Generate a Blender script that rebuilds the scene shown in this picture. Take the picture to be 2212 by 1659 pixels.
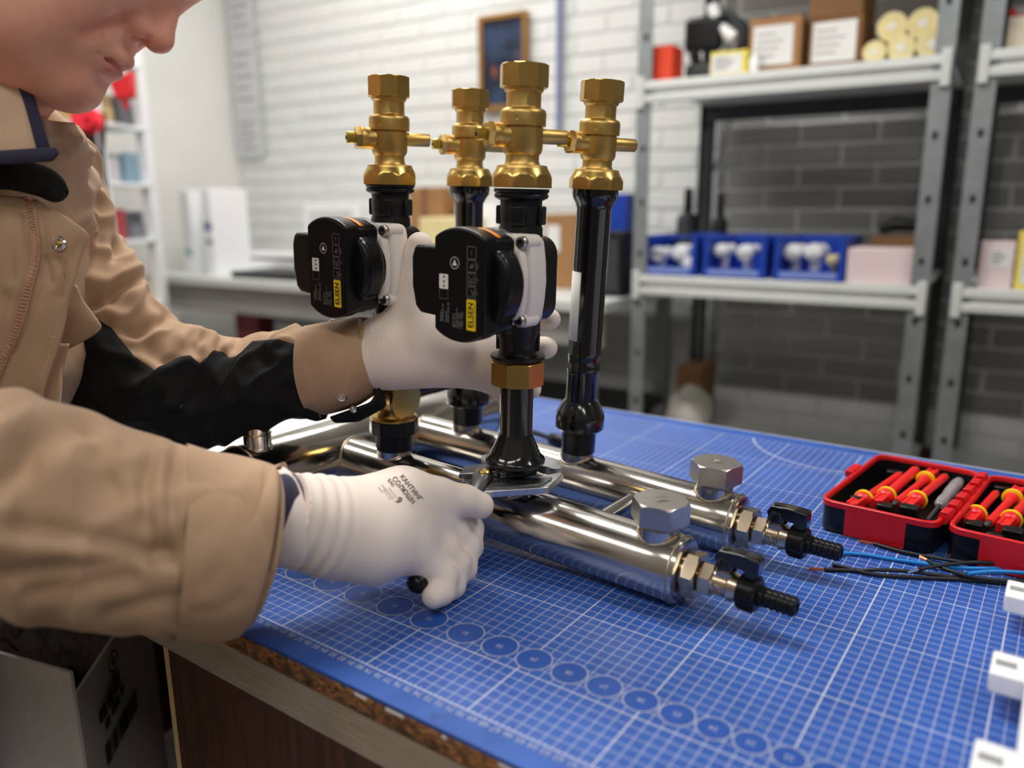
import bpy, bmesh, math, random
import numpy as np
from mathutils import Vector, Matrix, noise
from mathutils.bvhtree import BVHTree

for o in list(bpy.data.objects):
    bpy.data.objects.remove(o)
scene = bpy.context.scene
COL = scene.collection
random.seed(4)
PI = math.pi

# ------------------------------------------------------------------ camera
# world: metres, z = 0 is the top of the cutting mat, x along its front ruler, y across the bench
CAM = Vector((.410035, -.378326, .346055))
RT = Vector((.815834, .578236, -.007607))
DN = Vector((.122628, -.185841, -.974898))
FW = Vector((-.565134, .794422, -.222523))
FPX = 1700.29
cd = bpy.data.cameras.new('camera')
cam = bpy.data.objects.new('camera', cd)
COL.objects.link(cam)
cam.matrix_world = Matrix(((RT.x, -DN.x, -FW.x, CAM.x), (RT.y, -DN.y, -FW.y, CAM.y),
                           (RT.z, -DN.z, -FW.z, CAM.z), (0, 0, 0, 1)))
cd.sensor_width = 36.0
cd.lens = FPX / 2212 * 36.0
cd.clip_start = .02
cd.clip_end = 60
cd.dof.use_dof = True
cd.dof.focus_distance = .77
cd.dof.aperture_fstop = 2.5
scene.camera = cam

# ------------------------------------------------------------------ world, exposure
w = bpy.data.worlds.new('world')
scene.world = w
w.use_nodes = True
w.node_tree.nodes['Background'].inputs['Color'].default_value = (.9, .95, 1, 1)
w.node_tree.nodes['Background'].inputs['Strength'].default_value = .05
vs = scene.view_settings
vs.view_transform = 'Standard'
vs.look = 'None'
vs.gamma = 1.0
vs.use_curve_mapping = False
vs.exposure = 0.0
LAMP_W = 17.0

FLOOR = -.88
CEIL = 2.10

def W(u, v, d):
    """point seen at (u, v) of the 2212 x 1659 frame at distance d along the view axis"""
    return CAM + RT * ((u - 1106) / FPX * d) + DN * ((v - 829.5) / FPX * d) + FW * d

def srgb(r, g, b):
    f = lambda c: c / 12.92 if c <= .04045 else ((c + .055) / 1.055) ** 2.4
    return (f(r / 255), f(g / 255), f(b / 255))

# ------------------------------------------------------------------ naming helpers
def tag(o, label=None, cat=None, group=None, kind=None):
    if label: o['label'] = label
    if cat: o['category'] = cat
    if group: o['group'] = group
    if kind: o['kind'] = kind
    return o

def thing(name, label, cat, loc=(0, 0, 0), group=None):
    o = bpy.data.objects.new(name, None)
    o.empty_display_size = .02
    COL.objects.link(o)
    o.location = loc
    return tag(o, label, cat, group)

def copy_tree(o, parent=None):
    c = o.copy()
    COL.objects.link(c)
    c.parent = parent
    for ch in list(o.children):
        copy_tree(ch, c)
    return c

# ------------------------------------------------------------------ materials
MATS = {}
class NT:
    def __init__(s, name):
        s.m = bpy.data.materials.new(name)
        s.m.use_nodes = True
        s.t = s.m.node_tree
        s.b = s.t.nodes['Principled BSDF']
        s.tc = s.t.nodes.new('ShaderNodeTexCoord')
    def n(s, typ, **kw):
        x = s.t.nodes.new(typ)
        for k, v in kw.items():
            setattr(x, k, v)
        return x
    def l(s, a, b):
        s.t.links.new(a, b)
    def val(s, sock, v):
        if hasattr(v, 'is_linked') or isinstance(v, bpy.types.NodeSocket):
            s.l(v, sock)
        else:
            sock.default_value = v
    def math(s, op, a, b=None, c=None):
        x = s.n('ShaderNodeMath', operation=op)
        for i, v in enumerate((a, b, c)):
            if v is not None:
                s.val(x.inputs[i], v)
        return x.outputs[0]
    def noise(s, scale, detail=3, rough=.5, coord=None):
        x = s.n('ShaderNodeTexNoise')
        x.inputs['Scale'].default_value = scale
        x.inputs['Detail'].default_value = detail
        x.inputs['Roughness'].default_value = rough
        s.l(coord if coord is not None else s.tc.outputs['Object'], x.inputs['Vector'])
        return x.outputs['Fac']
    def stretch(s, sc):
        x = s.n('ShaderNodeMapping')
        x.inputs['Scale'].default_value = sc
        s.l(s.tc.outputs['Object'], x.inputs['Vector'])
        return x.outputs['Vector']
    def mix(s, f, a, b):
        x = s.n('ShaderNodeMix', data_type='RGBA')
        s.val(x.inputs[0], f)
        s.val(x.inputs[6], (*a, 1) if isinstance(a, tuple) else a)
        s.val(x.inputs[7], (*b, 1) if isinstance(b, tuple) else b)
        return x.outputs[2]
    def ramp(s, f, lo, hi):
        x = s.n('ShaderNodeMapRange')
        s.val(x.inputs[0], f)
        x.inputs[1].default_value = lo
        x.inputs[2].default_value = hi
        return x.outputs[0]
    def bump(s, h, strength=.3, dist=.001):
        x = s.n('ShaderNodeBump')
        x.inputs['Strength'].default_value = strength
        x.inputs['Distance'].default_value = dist
        s.l(h, x.inputs['Height'])
        s.l(x.outputs['Normal'], s.b.inputs['Normal'])

def mat(name, col, rough=.5, metal=0., var=.12, scale=30., bump=0., bscale=200., bdist=.0006, coat=0., spec=None,
        trans=0., ior=1.45, sheen=0., sss=0., emit=None, estr=0., stretch=None, rvar=0.):
    if name in MATS:
        return MATS[name]
    t = NT(name)
    b = t.b
    coord = t.stretch(stretch) if stretch else None
    nz = t.noise(scale, 4, .55, coord)
    dk = tuple(c * (1 - var) for c in col)
    lt = tuple(min(1, c * (1 + var)) for c in col)
    t.l(t.mix(t.ramp(nz, .3, .7), dk, lt), b.inputs['Base Color'])
    b.inputs['Roughness'].default_value = rough
    if rvar:
        t.l(t.math('MULTIPLY_ADD', t.ramp(nz, .3, .7), rvar, rough - rvar / 2), b.inputs['Roughness'])
    b.inputs['Metallic'].default_value = metal
    b.inputs['Coat Weight'].default_value = coat
    b.inputs['Coat Roughness'].default_value = .08
    if spec is not None: b.inputs['Specular IOR Level'].default_value = spec
    b.inputs['Transmission Weight'].default_value = trans
    b.inputs['IOR'].default_value = ior
    if sheen:
        b.inputs['Sheen Weight'].default_value = sheen
    if sss:
        b.inputs['Subsurface Weight'].default_value = sss
        b.inputs['Subsurface Radius'].default_value = (1, .35, .2)
        b.inputs['Subsurface Scale'].default_value = .004
    if emit:
        b.inputs['Emission Color'].default_value = (*emit, 1)
        b.inputs['Emission Strength'].default_value = estr
    if bump:
        t.bump(t.noise(bscale, 3, .6, coord), bump, bdist)
    MATS[name] = t.m
    return t.m

M_WHITEWALL = mat('white_painted_brick', srgb(226, 228, 226), .75, var=.05, scale=3, bump=.4, bscale=90, bdist=.002)
M_GREYWALL = mat('grey_brick', srgb(150, 149, 145), .85, var=.12, scale=3, bump=.5, bscale=90, bdist=.002)
M_MORTAR = mat('mortar', srgb(208, 210, 208), .9, var=.06, scale=5, bump=.4, bscale=120)
M_PLASTER = mat('plaster_wall', srgb(228, 228, 224), .8, var=.05, scale=2, bump=.2, bscale=60)
M_DULL = mat('dull_grey_plaster', srgb(128, 122, 116), .8, var=.1, scale=2)
M_FLOOR = mat('concrete_floor', srgb(128, 124, 118), .6, var=.2, scale=4, bump=.2, bscale=60)
M_CEIL = mat('white_ceiling', srgb(176, 175, 172), .8, var=.03, scale=2)
M_STEEL = mat('brushed_stainless_steel', srgb(205, 200, 192), .16, 1., var=.06, scale=14, bump=.05, bscale=500, bdist=.0002, rvar=.08)
M_STEELR = mat('matte_steel', srgb(190, 186, 180), .34, 1., var=.08, scale=60, bump=.15, bscale=900, bdist=.0002)
M_WELD = mat('weld_bead', srgb(200, 182, 160), .3, 1., var=.25, scale=300, bump=.7, bscale=700, bdist=.0008)
M_NICKEL = mat('nickel_plated_brass', srgb(200, 184, 160), .26, 1., var=.08, scale=60, bump=.1, bscale=800, bdist=.0002)
M_BRASS = mat('cast_brass', srgb(210, 176, 104), .36, 1., var=.14, scale=70, bump=.35, bscale=1400, bdist=.0004)
M_BRASSN = mat('machined_brass', srgb(216, 180, 104), .27, 1., var=.1, scale=60, bump=.12, bscale=1500, bdist=.0002)
M_BRASSB = mat('polished_brass', srgb(246, 214, 96), .16, 1., var=.05, scale=60)
M_BLACKG = mat('glossy_black_paint', (.006, .006, .007), .16, 0., var=.2, scale=20, coat=.6)
M_BLACKM = mat('black_cast_iron', (.007, .007, .008), .33, 0., spec=.4, var=.25, scale=60, bump=.25, bscale=700, bdist=.0004)
M_BLACKP = mat('black_plastic', (.006, .006, .007), .30, 0., var=.15, scale=40, spec=.35, bump=.06, bscale=900, bdist=.0002)
M_FACE = mat('pump_face_film', (.005, .005, .006), .5, 0., var=.1, scale=40, spec=.2)
M_PWHITE = mat('white_aluminium_paint', srgb(238, 230, 222), .38, 0., var=.03, scale=30, bump=.08, bscale=500, bdist=.0003)
M_GREYINK = mat('grey_print', srgb(150, 150, 150), .5, var=.02)
M_WHITEINK = mat('white_print', srgb(236, 236, 232), .5, var=.02)
M_MATINK = mat('mat_print', srgb(176, 180, 192), .5, var=.05)
M_YELLOW = mat('yellow_print', srgb(240, 205, 20), .45, var=.03)
M_ORANGE = mat('orange_print', srgb(238, 140, 20), .45, var=.03)
M_BLACKINK = mat('black_print', (.01, .01, .01), .5, var=.02)
M_GLOVE = None
M_NAVY = mat('navy_fabric', srgb(38, 36, 62), .85, var=.2, scale=120, bump=.4, bscale=900, bdist=.0006, sheen=.3)
M_BLACKF = mat('black_fabric', srgb(17, 16, 17), .9, var=.25, scale=60, bump=.35, bscale=1000, bdist=.0005)
M_RED = mat('red_plastic', srgb(205, 22, 30), .32, var=.08, scale=40, bump=.05, bscale=600)
M_REDI = mat('red_insulation', srgb(222, 34, 34), .34, var=.06, scale=40)
M_YELP = mat('yellow_plastic', srgb(250, 205, 20), .35, var=.04)
M_BLUEW = mat('blue_wire', srgb(18, 128, 205), .4, var=.05)
M_BLACKW = mat('black_wire', srgb(26, 26, 28), .45, var=.1)
M_COPPER = mat('copper_strands', srgb(226, 130, 90), .28, 1., var=.2, scale=600)
M_WHITEP = mat('white_plastic', srgb(242, 243, 245), .35, var=.02)
M_GALV = mat('galvanised_steel', srgb(150, 156, 158), .45, .55, var=.12, scale=22, bump=.1, bscale=200)
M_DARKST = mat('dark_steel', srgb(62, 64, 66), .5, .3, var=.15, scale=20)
M_SHELF = mat('white_shelf_steel', srgb(212, 215, 212), .45, .1, var=.04, scale=10)
M_CARD = mat('cardboard', srgb(160, 118, 78), .85, var=.1, scale=18, bump=.15, bscale=120, bdist=.001)
M_PAPER = mat('paper_label', srgb(228, 228, 226), .8, var=.03, scale=20)
M_CHROME = mat('chrome', srgb(222, 222, 224), .09, 1., var=.03)
# ------------------------------------------------------------------ mesh builder
class MB:
    def __init__(s, M=None):
        s.v = []; s.f = []; s.M = M
    def _add(s, vs, fs, M=None):
        o = len(s.v)
        Mx = M if M is not None else s.M
        for p in vs:
            p = Vector(p)
            s.v.append(Mx @ p if Mx is not None else p)
        for f in fs:
            s.f.append(tuple(i + o for i in f))
        return s
    def box(s, c, h, M=None):
        c = Vector(c)
        vs = [(c.x + a * h[0], c.y + b * h[1], c.z + d * h[2]) for a in (-1, 1) for b in (-1, 1) for d in (-1, 1)]
        fs = [(0, 1, 3, 2), (4, 6, 7, 5), (0, 4, 5, 1), (2, 3, 7, 6), (0, 2, 6, 4), (1, 5, 7, 3)]
        return s._add(vs, fs, M)
    def lathe(s, prof, origin=(0, 0, 0), axis=(0, 0, 1), seg=32, closed=True, M=None, ref=None, phase=0.):
        """prof = [(radius, height)]; revolve about axis"""
        a = Vector(axis).normalized()
        x = (Vector(ref) if ref is not None else (Vector((1, 0, 0)) if abs(a.x) < .9 else Vector((0, 1, 0))))
        x = (x - a * x.dot(a)).normalized()
        y = a.cross(x)
        o = Vector(origin)
        vs = []; fs = []
        n = len(prof)
        for r, h in prof:
            for k in range(seg):
                t = 2 * PI * k / seg + phase
                vs.append(o + a * h + x * (r * math.cos(t)) + y * (r * math.sin(t)))
        for i in range(n - 1):
            for k in range(seg):
                k2 = (k + 1) % seg
                fs.append((i * seg + k, i * seg + k2, (i + 1) * seg + k2, (i + 1) * seg + k))
        if closed:
            fs.append(tuple(range(seg - 1, -1, -1)))
            fs.append(tuple((n - 1) * seg + k for k in range(seg)))
        return s._add(vs, fs, M)
    def cyl(s, p0, p1, r0, r1=None, seg=24, M=None):
        p0 = Vector(p0); p1 = Vector(p1)
        return s.lathe([(r0, 0), (r0 if r1 is None else r1, (p1 - p0).length)], p0, p1 - p0, seg, M=M)
    def tube(s, pts, r, seg=10, M=None):
        pts = [Vector(p) for p in pts]
        n = len(pts)
        rr = r if isinstance(r, (list, tuple)) else [r] * n
        t0 = (pts[1] - pts[0]).normalized()
        x = t0.orthogonal().normalized()
        vs = []; fs = []
        for i in range(n):
            t = (pts[min(i + 1, n - 1)] - pts[max(i - 1, 0)]).normalized()
            x = (x - t * x.dot(t)).normalized()
            y = t.cross(x)
            for k in range(seg):
                a = 2 * PI * k / seg
                vs.append(pts[i] + x * (rr[i] * math.cos(a)) + y * (rr[i] * math.sin(a)))
        for i in range(n - 1):
            for k in range(seg):
                k2 = (k + 1) % seg
                fs.append((i * seg + k, i * seg + k2, (i + 1) * seg + k2, (i + 1) * seg + k))
        fs.append(tuple(range(seg - 1, -1, -1)))
        fs.append(tuple((n - 1) * seg + k for k in range(seg)))
        return s._add(vs, fs, M)
    def prism(s, poly, h0, h1, M=None, axes=None):
        """extrude a polygon (a, b) between heights; axes = (A, B, H, O) vectors"""
        if axes:
            A, B, H, O = [Vector(q) for q in axes]
        else:
            A, B, H, O = Vector((1, 0, 0)), Vector((0, 1, 0)), Vector((0, 0, 1)), Vector((0, 0, 0))
        n = len(poly)
        vs = [O + A * p[0] + B * p[1] + H * h0 for p in poly] + [O + A * p[0] + B * p[1] + H * h1 for p in poly]
        fs = [tuple(range(n - 1, -1, -1)), tuple(range(n, 2 * n))]
        fs += [(i, (i + 1) % n, n + (i + 1) % n, n + i) for i in range(n)]
        return s._add(vs, fs, M)
    def grid(s, rows, wrap=False, M=None, flip=False):
        """rows of equal length point lists -> quads"""
        n = len(rows); m = len(rows[0])
        vs = [p for r in rows for p in r]
        fs = []
        for i in range(n - 1):
            for k in range(m if wrap else m - 1):
                k2 = (k + 1) % m
                f = (i * m + k, i * m + k2, (i + 1) * m + k2, (i + 1) * m + k)
                fs.append(f[::-1] if flip else f)
        return s._add(vs, fs, M)
    def ball(s, c, r, seg=14, M=None):
        c = Vector(c)
        r = (r, r, r) if not isinstance(r, (tuple, list)) else r
        vs = [(c.x, c.y, c.z - r[2])]
        nr = seg // 2
        for i in range(1, nr):
            a = -PI / 2 + PI * i / nr
            for k in range(seg):
                t = 2 * PI * k / seg
                vs.append((c.x + r[0] * math.cos(a) * math.cos(t), c.y + r[1] * math.cos(a) * math.sin(t), c.z + r[2] * math.sin(a)))
        vs.append((c.x, c.y, c.z + r[2]))
        fs = []
        for k in range(seg):
            fs.append((0, 1 + (k + 1) % seg, 1 + k))
            fs.append((len(vs) - 1, 1 + (nr - 2) * seg + k, 1 + (nr - 2) * seg + (k + 1) % seg))
        for i in range(nr - 2):
            for k in range(seg):
                k2 = (k + 1) % seg
                fs.append((1 + i * seg + k, 1 + i * seg + k2, 1 + (i + 1) * seg + k2, 1 + (i + 1) * seg + k))
        return s._add(vs, fs, M)
    def build(s, name, m, parent=None, bevel=0., angle=35, bseg=2, smooth=True, kind=None, label=None, normals=True):
        me = bpy.data.meshes.new(name)
        me.from_pydata([tuple(v) for v in s.v], [], s.f)
        if normals:
            bm = bmesh.new(); bm.from_mesh(me)
            bmesh.ops.recalc_face_normals(bm, faces=bm.faces)
            bm.to_mesh(me); bm.free()
        return finish(name, me, m, parent, bevel, angle, bseg, smooth, kind, label)

def world_of(o):
    m = o.matrix_basis.copy()
    if o.parent:
        m = world_of(o.parent) @ o.matrix_parent_inverse @ m
    return m

def finish(name, me, m, parent=None, bevel=0., angle=35, bseg=2, smooth=True, kind=None, label=None):
    if smooth and len(me.polygons):
        me.polygons.foreach_set('use_smooth', [True] * len(me.polygons))
        me.set_sharp_from_angle(angle=math.radians(angle))
    me.update()
    if m is not None:
        me.materials.append(m)
    o = bpy.data.objects.new(name, me)
    COL.objects.link(o)
    if parent is not None:
        o.parent = parent
        o.matrix_parent_inverse = world_of(parent).inverted()
    if bevel:
        bv = o.modifiers.new('bevel', 'BEVEL')
        bv.width = bevel; bv.segments = bseg; bv.limit_method = 'ANGLE'; bv.angle_limit = math.radians(40)
        bv.harden_normals = False
    if kind: o['kind'] = kind
    if label: o['label'] = label
    return o

def frame(o, x, y, z):
    x = Vector(x); y = Vector(y); z = Vector(z); o = Vector(o)
    return Matrix(((x.x, y.x, z.x, o.x), (x.y, y.y, z.y, o.y), (x.z, y.z, z.z, o.z), (0, 0, 0, 1)))

def rrect(w, h, r, seg=5, cx=0., cy=0.):
    pts = []
    for (sx, sy, a0) in ((1, 1, 0), (-1, 1, 90), (-1, -1, 180), (1, -1, 270)):
        for i in range(seg + 1):
            a = math.radians(a0 + 90 * i / seg)
            pts.append((cx + sx * (w / 2 - r) + r * math.cos(a), cy + sy * (h / 2 - r) + r * math.sin(a)))
    return pts

def catmull(P, n):
    """interpolate a list of vectors / tuples to n samples"""
    P = [np.array(p, float) for p in P]
    out = []
    L = len(P) - 1
    for i in range(n):
        t = i / (n - 1) * L
        k = min(int(t), L - 1); f = t - k
        p0 = P[max(k - 1, 0)]; p1 = P[k]; p2 = P[k + 1]; p3 = P[min(k + 2, L)]
        out.append(.5 * ((2 * p1) + (-p0 + p2) * f + (2 * p0 - 5 * p1 + 4 * p2 - p3) * f * f + (-p0 + 3 * p1 - 3 * p2 + p3) * f ** 3))
    return out

# ------------------------------------------------------------------ text as flat print
TEXTS = []
def text(body, size, M, m, parent, name='print', align='CENTER', join=None, spacing=1., lift=None, bold=0.):
    cu = bpy.data.curves.new('t', 'FONT')
    cu.body = body; cu.size = size; cu.align_x = align; cu.align_y = 'CENTER'
    cu.space_character = spacing
    cu.resolution_u = 3
    cu.offset = bold
    o = bpy.data.objects.new('t', cu)
    COL.objects.link(o)
    TEXTS.append((o, M, m, parent, name, join, lift, world_of(parent).inverted()))

def flush_texts():
    bpy.context.view_layer.update()
    dg = bpy.context.evaluated_depsgraph_get()
    groups = {}
    for o, M, m, parent, name, join, lift, pinv in TEXTS:
        me = bpy.data.meshes.new_from_object(o.evaluated_get(dg))
        co = [M @ v.co for v in me.vertices]
        fs = [tuple(p.vertices) for p in me.polygons]
        key = join if join is not None else len(groups)
        g = groups.setdefault(key, [[], [], m, parent, name, lift, pinv])
        off = len(g[0])
        g[0] += co
        g[1] += [tuple(i + off for i in f) for f in fs]
        cu = o.data
        bpy.data.objects.remove(o)
        bpy.data.curves.remove(cu)
        bpy.data.meshes.remove(me)
    for co, fs, m, parent, name, lift, pinv in groups.values():
        if lift:
            co = lift(co, fs)
        me = bpy.data.meshes.new(name)
        me.from_pydata([tuple(c) for c in co], [], fs)
        o = finish(name, me, m, parent, smooth=False)
        o.matrix_parent_inverse = pinv
        if name in ('numeral_print', 'type_print'): o['kind'] = 'stuff'
    TEXTS.clear()

# ------------------------------------------------------------------ implicit surfaces for bodies
def smin(a, b, k):
    if k <= 0: return np.minimum(a, b)
    h = np.maximum(k - np.abs(a - b), 0) / k
    return np.minimum(a, b) - h * h * k * .25
def smax(a, b, k):
    return -smin(-a, -b, k)
def s_cap(p, a, b, r0, r1=None):
    r1 = r0 if r1 is None else r1
    a = np.array(a, np.float32); b = np.array(b, np.float32)
    ba = b - a
    t = np.clip(((p - a) @ ba) / max(float(ba @ ba), 1e-12), 0, 1)
    d = p - a - t[..., None] * ba
    return np.sqrt((d * d).sum(-1)) - (r0 + (r1 - r0) * t)
def s_ell(p, c, r, A=None):
    q = p - np.array(c, np.float32)
    if A is not None:
        q = q @ np.array(A, np.float32).T
    r = np.array(r, np.float32)
    k0 = np.sqrt(((q / r) ** 2).sum(-1))
    k1 = np.sqrt(((q / (r * r)) ** 2).sum(-1)) + 1e-9
    return k0 * (k0 - 1) / k1

def sdf_mesh(f, lo, hi, h):
    lo = np.array(lo, float); hi = np.array(hi, float)
    n = np.ceil((hi - lo) / h).astype(int) + 1
    ax = [lo[i] + h * np.arange(n[i]) for i in range(3)]
    g = np.stack(np.meshgrid(*ax, indexing='ij'), -1).astype(np.float32)
    V = np.empty(g.shape[:3], np.float32)
    step = 24
    for i in range(0, n[0], step):
        V[i:i + step] = f(g[i:i + step])
    ins = V < 0
    c = np.zeros(tuple(n - 1), int)
    for dx in (0, 1):
        for dy in (0, 1):
            for dz in (0, 1):
                c += ins[dx:n[0] - 1 + dx, dy:n[1] - 1 + dy, dz:n[2] - 1 + dz]
    act = (c > 0) & (c < 8)
    idx = np.argwhere(act)
    num = -np.ones(act.shape, int)
    num[act] = np.arange(len(idx))
    acc = np.zeros((len(idx), 3)); cnt = np.zeros(len(idx))
    corners = [(a, b, d) for a in (0, 1) for b in (0, 1) for d in (0, 1)]
    for ca in corners:
        for k in range(3):
            if ca[k] == 0:
                cb = list(ca); cb[k] = 1
                va = V[tuple((idx + ca).T)]; vb = V[tuple((idx + cb).T)]
                m = (va < 0) != (vb < 0)
                t = np.where(m, va / np.where(m, va - vb, 1), 0)
                pt = np.array(ca, float)[None].repeat(len(idx), 0)
                pt[:, k] += t
                acc[m] += pt[m]; cnt[m] += 1
    P = lo + (idx + acc / cnt[:, None]) * h
    faces = []
    for k in range(3):
        a, b = [(1, 2), (2, 0), (0, 1)][k]
        s1 = [slice(None)] * 3; s2 = [slice(None)] * 3
        s1[k] = slice(0, -1); s2[k] = slice(1, None)
        m = ins[tuple(s1)] != ins[tuple(s2)]
        e = np.argwhere(m)
        ok = (e[:, a] > 0) & (e[:, b] > 0) & (e[:, a] < n[a] - 1) & (e[:, b] < n[b] - 1)
        e = e[ok]
        q = []
        for da, db in ((0, 0), (1, 0), (1, 1), (0, 1)):
            ee = e.copy(); ee[:, a] -= da; ee[:, b] -= db
            q.append(num[tuple(ee.T)])
        q = np.stack(q, 1)
        flip = ~ins[tuple(e.T)]
        q[flip] = q[flip][:, ::-1]
        faces.append(q)
    F = np.concatenate(faces)
    return P, F[:, ::-1]

def np_mesh(name, P, F):
    me = bpy.data.meshes.new(name)
    me.vertices.add(len(P)); me.vertices.foreach_set('co', np.asarray(P, np.float32).ravel())
    me.loops.add(F.size); me.loops.foreach_set('vertex_index', F.ravel().astype(np.int32))
    me.polygons.add(len(F))
    me.polygons.foreach_set('loop_start', np.arange(0, F.size, 4, dtype=np.int32))
    me.polygons.foreach_set('loop_total', np.full(len(F), 4, np.int32))
    me.update(calc_edges=True)
    me.validate()
    return me
# ================================================================== the room
E_ = Vector((.998, .065, 0)).normalized()          # along the back wall
N_ = Vector((-.065, .998, 0)).normalized()         # into the back wall
RK = Vector((-.710, 1.846, 0))                     # left front post of the rack
WALL0 = RK + N_ * .70
S_LEFT, S_RIGHT = -2.62, 3.0
def wallpt(s, t, z):
    return WALL0 + E_ * s + N_ * t + Vector((0, 0, z))

def quadbox(name, p, ax, ay, az, m, kind='structure'):
    b = MB(frame(p, ax, ay, az))
    b.box((.5, .5, .5), (.5, .5, .5))
    o = b.build(name, m, smooth=False)
    o['kind'] = kind
    return o

Z = Vector((0, 0, 1))
ROOM = -4.6                                        # the wall behind the camera
H = CEIL - FLOOR
quadbox('floor', wallpt(S_LEFT, .25, FLOOR - .1), E_ * (S_RIGHT - S_LEFT), N_ * (ROOM - .25), Z * .1, M_FLOOR)
quadbox('ceiling', wallpt(S_LEFT, .25, CEIL), E_ * (S_RIGHT - S_LEFT), N_ * (ROOM - .25), Z * .1, M_CEIL)
wall_back = quadbox('wall_back', wallpt(S_LEFT - .1, .012, FLOOR), E_ * (S_RIGHT - S_LEFT + .2), N_ * .2, Z * H, M_MORTAR)
quadbox('wall_left', wallpt(S_LEFT - .1, 0.012, FLOOR), E_ * .1, N_ * (ROOM - .01), Z * H, M_PLASTER)
quadbox('wall_right', wallpt(S_RIGHT, 0.012, FLOOR), E_ * .1, N_ * (ROOM - .01), Z * H, M_DULL)
quadbox('wall_front', wallpt(S_LEFT - .1, ROOM, FLOOR), E_ * (S_RIGHT - S_LEFT + .2), N_ * -.1, Z * H, M_DULL)

# bricks of the back wall: the 300 that show largest are single parts, the rest one part
BL, BH, BJ = .245, .064, .011
course = BH + BJ
bricks = []
S_GREY = .03
nz = int(H / course)
for j in range(nz):
    z = FLOOR + .005 + j * course
    off = (BL + BJ) * (.5 if j % 2 else 0.) + random.uniform(-.01, .01)
    k = 0
    s = S_LEFT - off + .01
    while s < S_RIGHT:
        a = max(s, S_LEFT + .005); b_ = min(s + BL, S_RIGHT - .005)
        if b_ - a > .05:
            pr = random.uniform(-.0015, .0015)
            if a < S_GREY - .01 and b_ > S_GREY + .01:      # white and grey brick meet in a straight line behind the rack post
                bricks.append((a, S_GREY - .002, z, pr)); bricks.append((S_GREY + .002, b_, z, pr))
            else:
                bricks.append((a, b_, z, pr))
        s += BL + BJ
def brick_key(b):
    p = wallpt((b[0] + b[1]) / 2, 0, b[2] + BH / 2) - CAM
    d = p.dot(FW)
    if d < .1: return 99
    u = 1106 + FPX * p.dot(RT) / d; v = 829.5 + FPX * p.dot(DN) / d
    vis = -60 < u < 2270 and -40 < v < 960 and not (1560 < u < 2000 and v > 690)
    return d if vis else 50 + d
bricks.sort(key=brick_key)
rest_w = MB(); rest_g = MB()
proto = {}
# right of the rack's back post the bricks are coloured grey
for i, (a, b_, z, pr) in enumerate(bricks):
    grey = (a + b_) / 2 > S_GREY and z > -.39       # a white painted band runs along the foot of the grey wall
    if i < 300 and abs(b_ - a - BL) < .001:
        if grey not in proto:
            m = MB(frame((0, 0, 0), E_, N_, Z)); m.box((BL / 2, .0235, BH / 2), (BL / 2, .016, BH / 2))
            o = m.build('brick', M_GREYWALL if grey else M_WHITEWALL, wall_back, bevel=.004, bseg=2)
            proto[grey] = o
        else:
            o = proto[grey].copy(); COL.objects.link(o)
        o.location = wallpt(a, pr, z)
    else:
        (rest_g if grey else rest_w).box(((a + b_) / 2, .0235 + pr, z + BH / 2), ((b_ - a) / 2, .016, BH / 2), frame(WALL0, E_, N_, Z))
rest_w.build('brickwork', M_WHITEWALL, wall_back, kind='stuff', smooth=False)
rest_g.build('brickwork', M_GREYWALL, wall_back, kind='stuff', smooth=False)

# ------------------------------------------------------------------ ceiling lamps (real fixtures with their own light)
lamp_n = 0
def ceiling_lamp(x, y, power, label, lx=1.2, ly=.16):
    global lamp_n
    t = thing('ceiling_lamp', label, 'lamp', (x, y, CEIL), 'ceiling lamps in rows above the workshop')
    h = MB(); h.box((x, y, CEIL - .035), (lx / 2 + .02, ly / 2 + .02, .035)); h.build('housing', M_SHELF, t, bevel=.006)
    d = MB(); d.box((x, y, CEIL - .073), (lx / 2, ly / 2, .003))
    d.build('diffuser', mat('lamp_diffuser', (1, 1, 1), .4, emit=(1, .97, .93), estr=3.), t)
    ld = bpy.data.lights.new('lamp_light', 'AREA')
    ld.shape = 'RECTANGLE'; ld.size = lx; ld.size_y = ly; ld.energy = power; ld.color = (1, .965, .92)
    lo = bpy.data.objects.new('lamp_light', ld); COL.objects.link(lo)
    lo.location = (x, y, CEIL - .08)
    lo.parent = t; lo.matrix_parent_inverse = world_of(t).inverted()
for (x, y, f, lab) in ((-.70, .70, 2.3, 'long white ceiling lamp above the far left of the workbench'),
                  (-2.0, .20, .7, 'long white ceiling lamp left of the workbench'),
                  (1.45, .95, .9, 'long white ceiling lamp right of the workbench'),
                  (.50, -1.3, .7, 'long white ceiling lamp behind the camera'),
                  (-1.30, -1.5, .9, 'long white ceiling lamp behind and left of the camera'),
                  (2.1, -1.2, .8, 'long white ceiling lamp behind and right of the camera'),
                  (-1.9, 1.75, 1.2, 'long white ceiling lamp near the framed picture')):
    ceiling_lamp(x, y, LAMP_W * f, lab)

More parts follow.
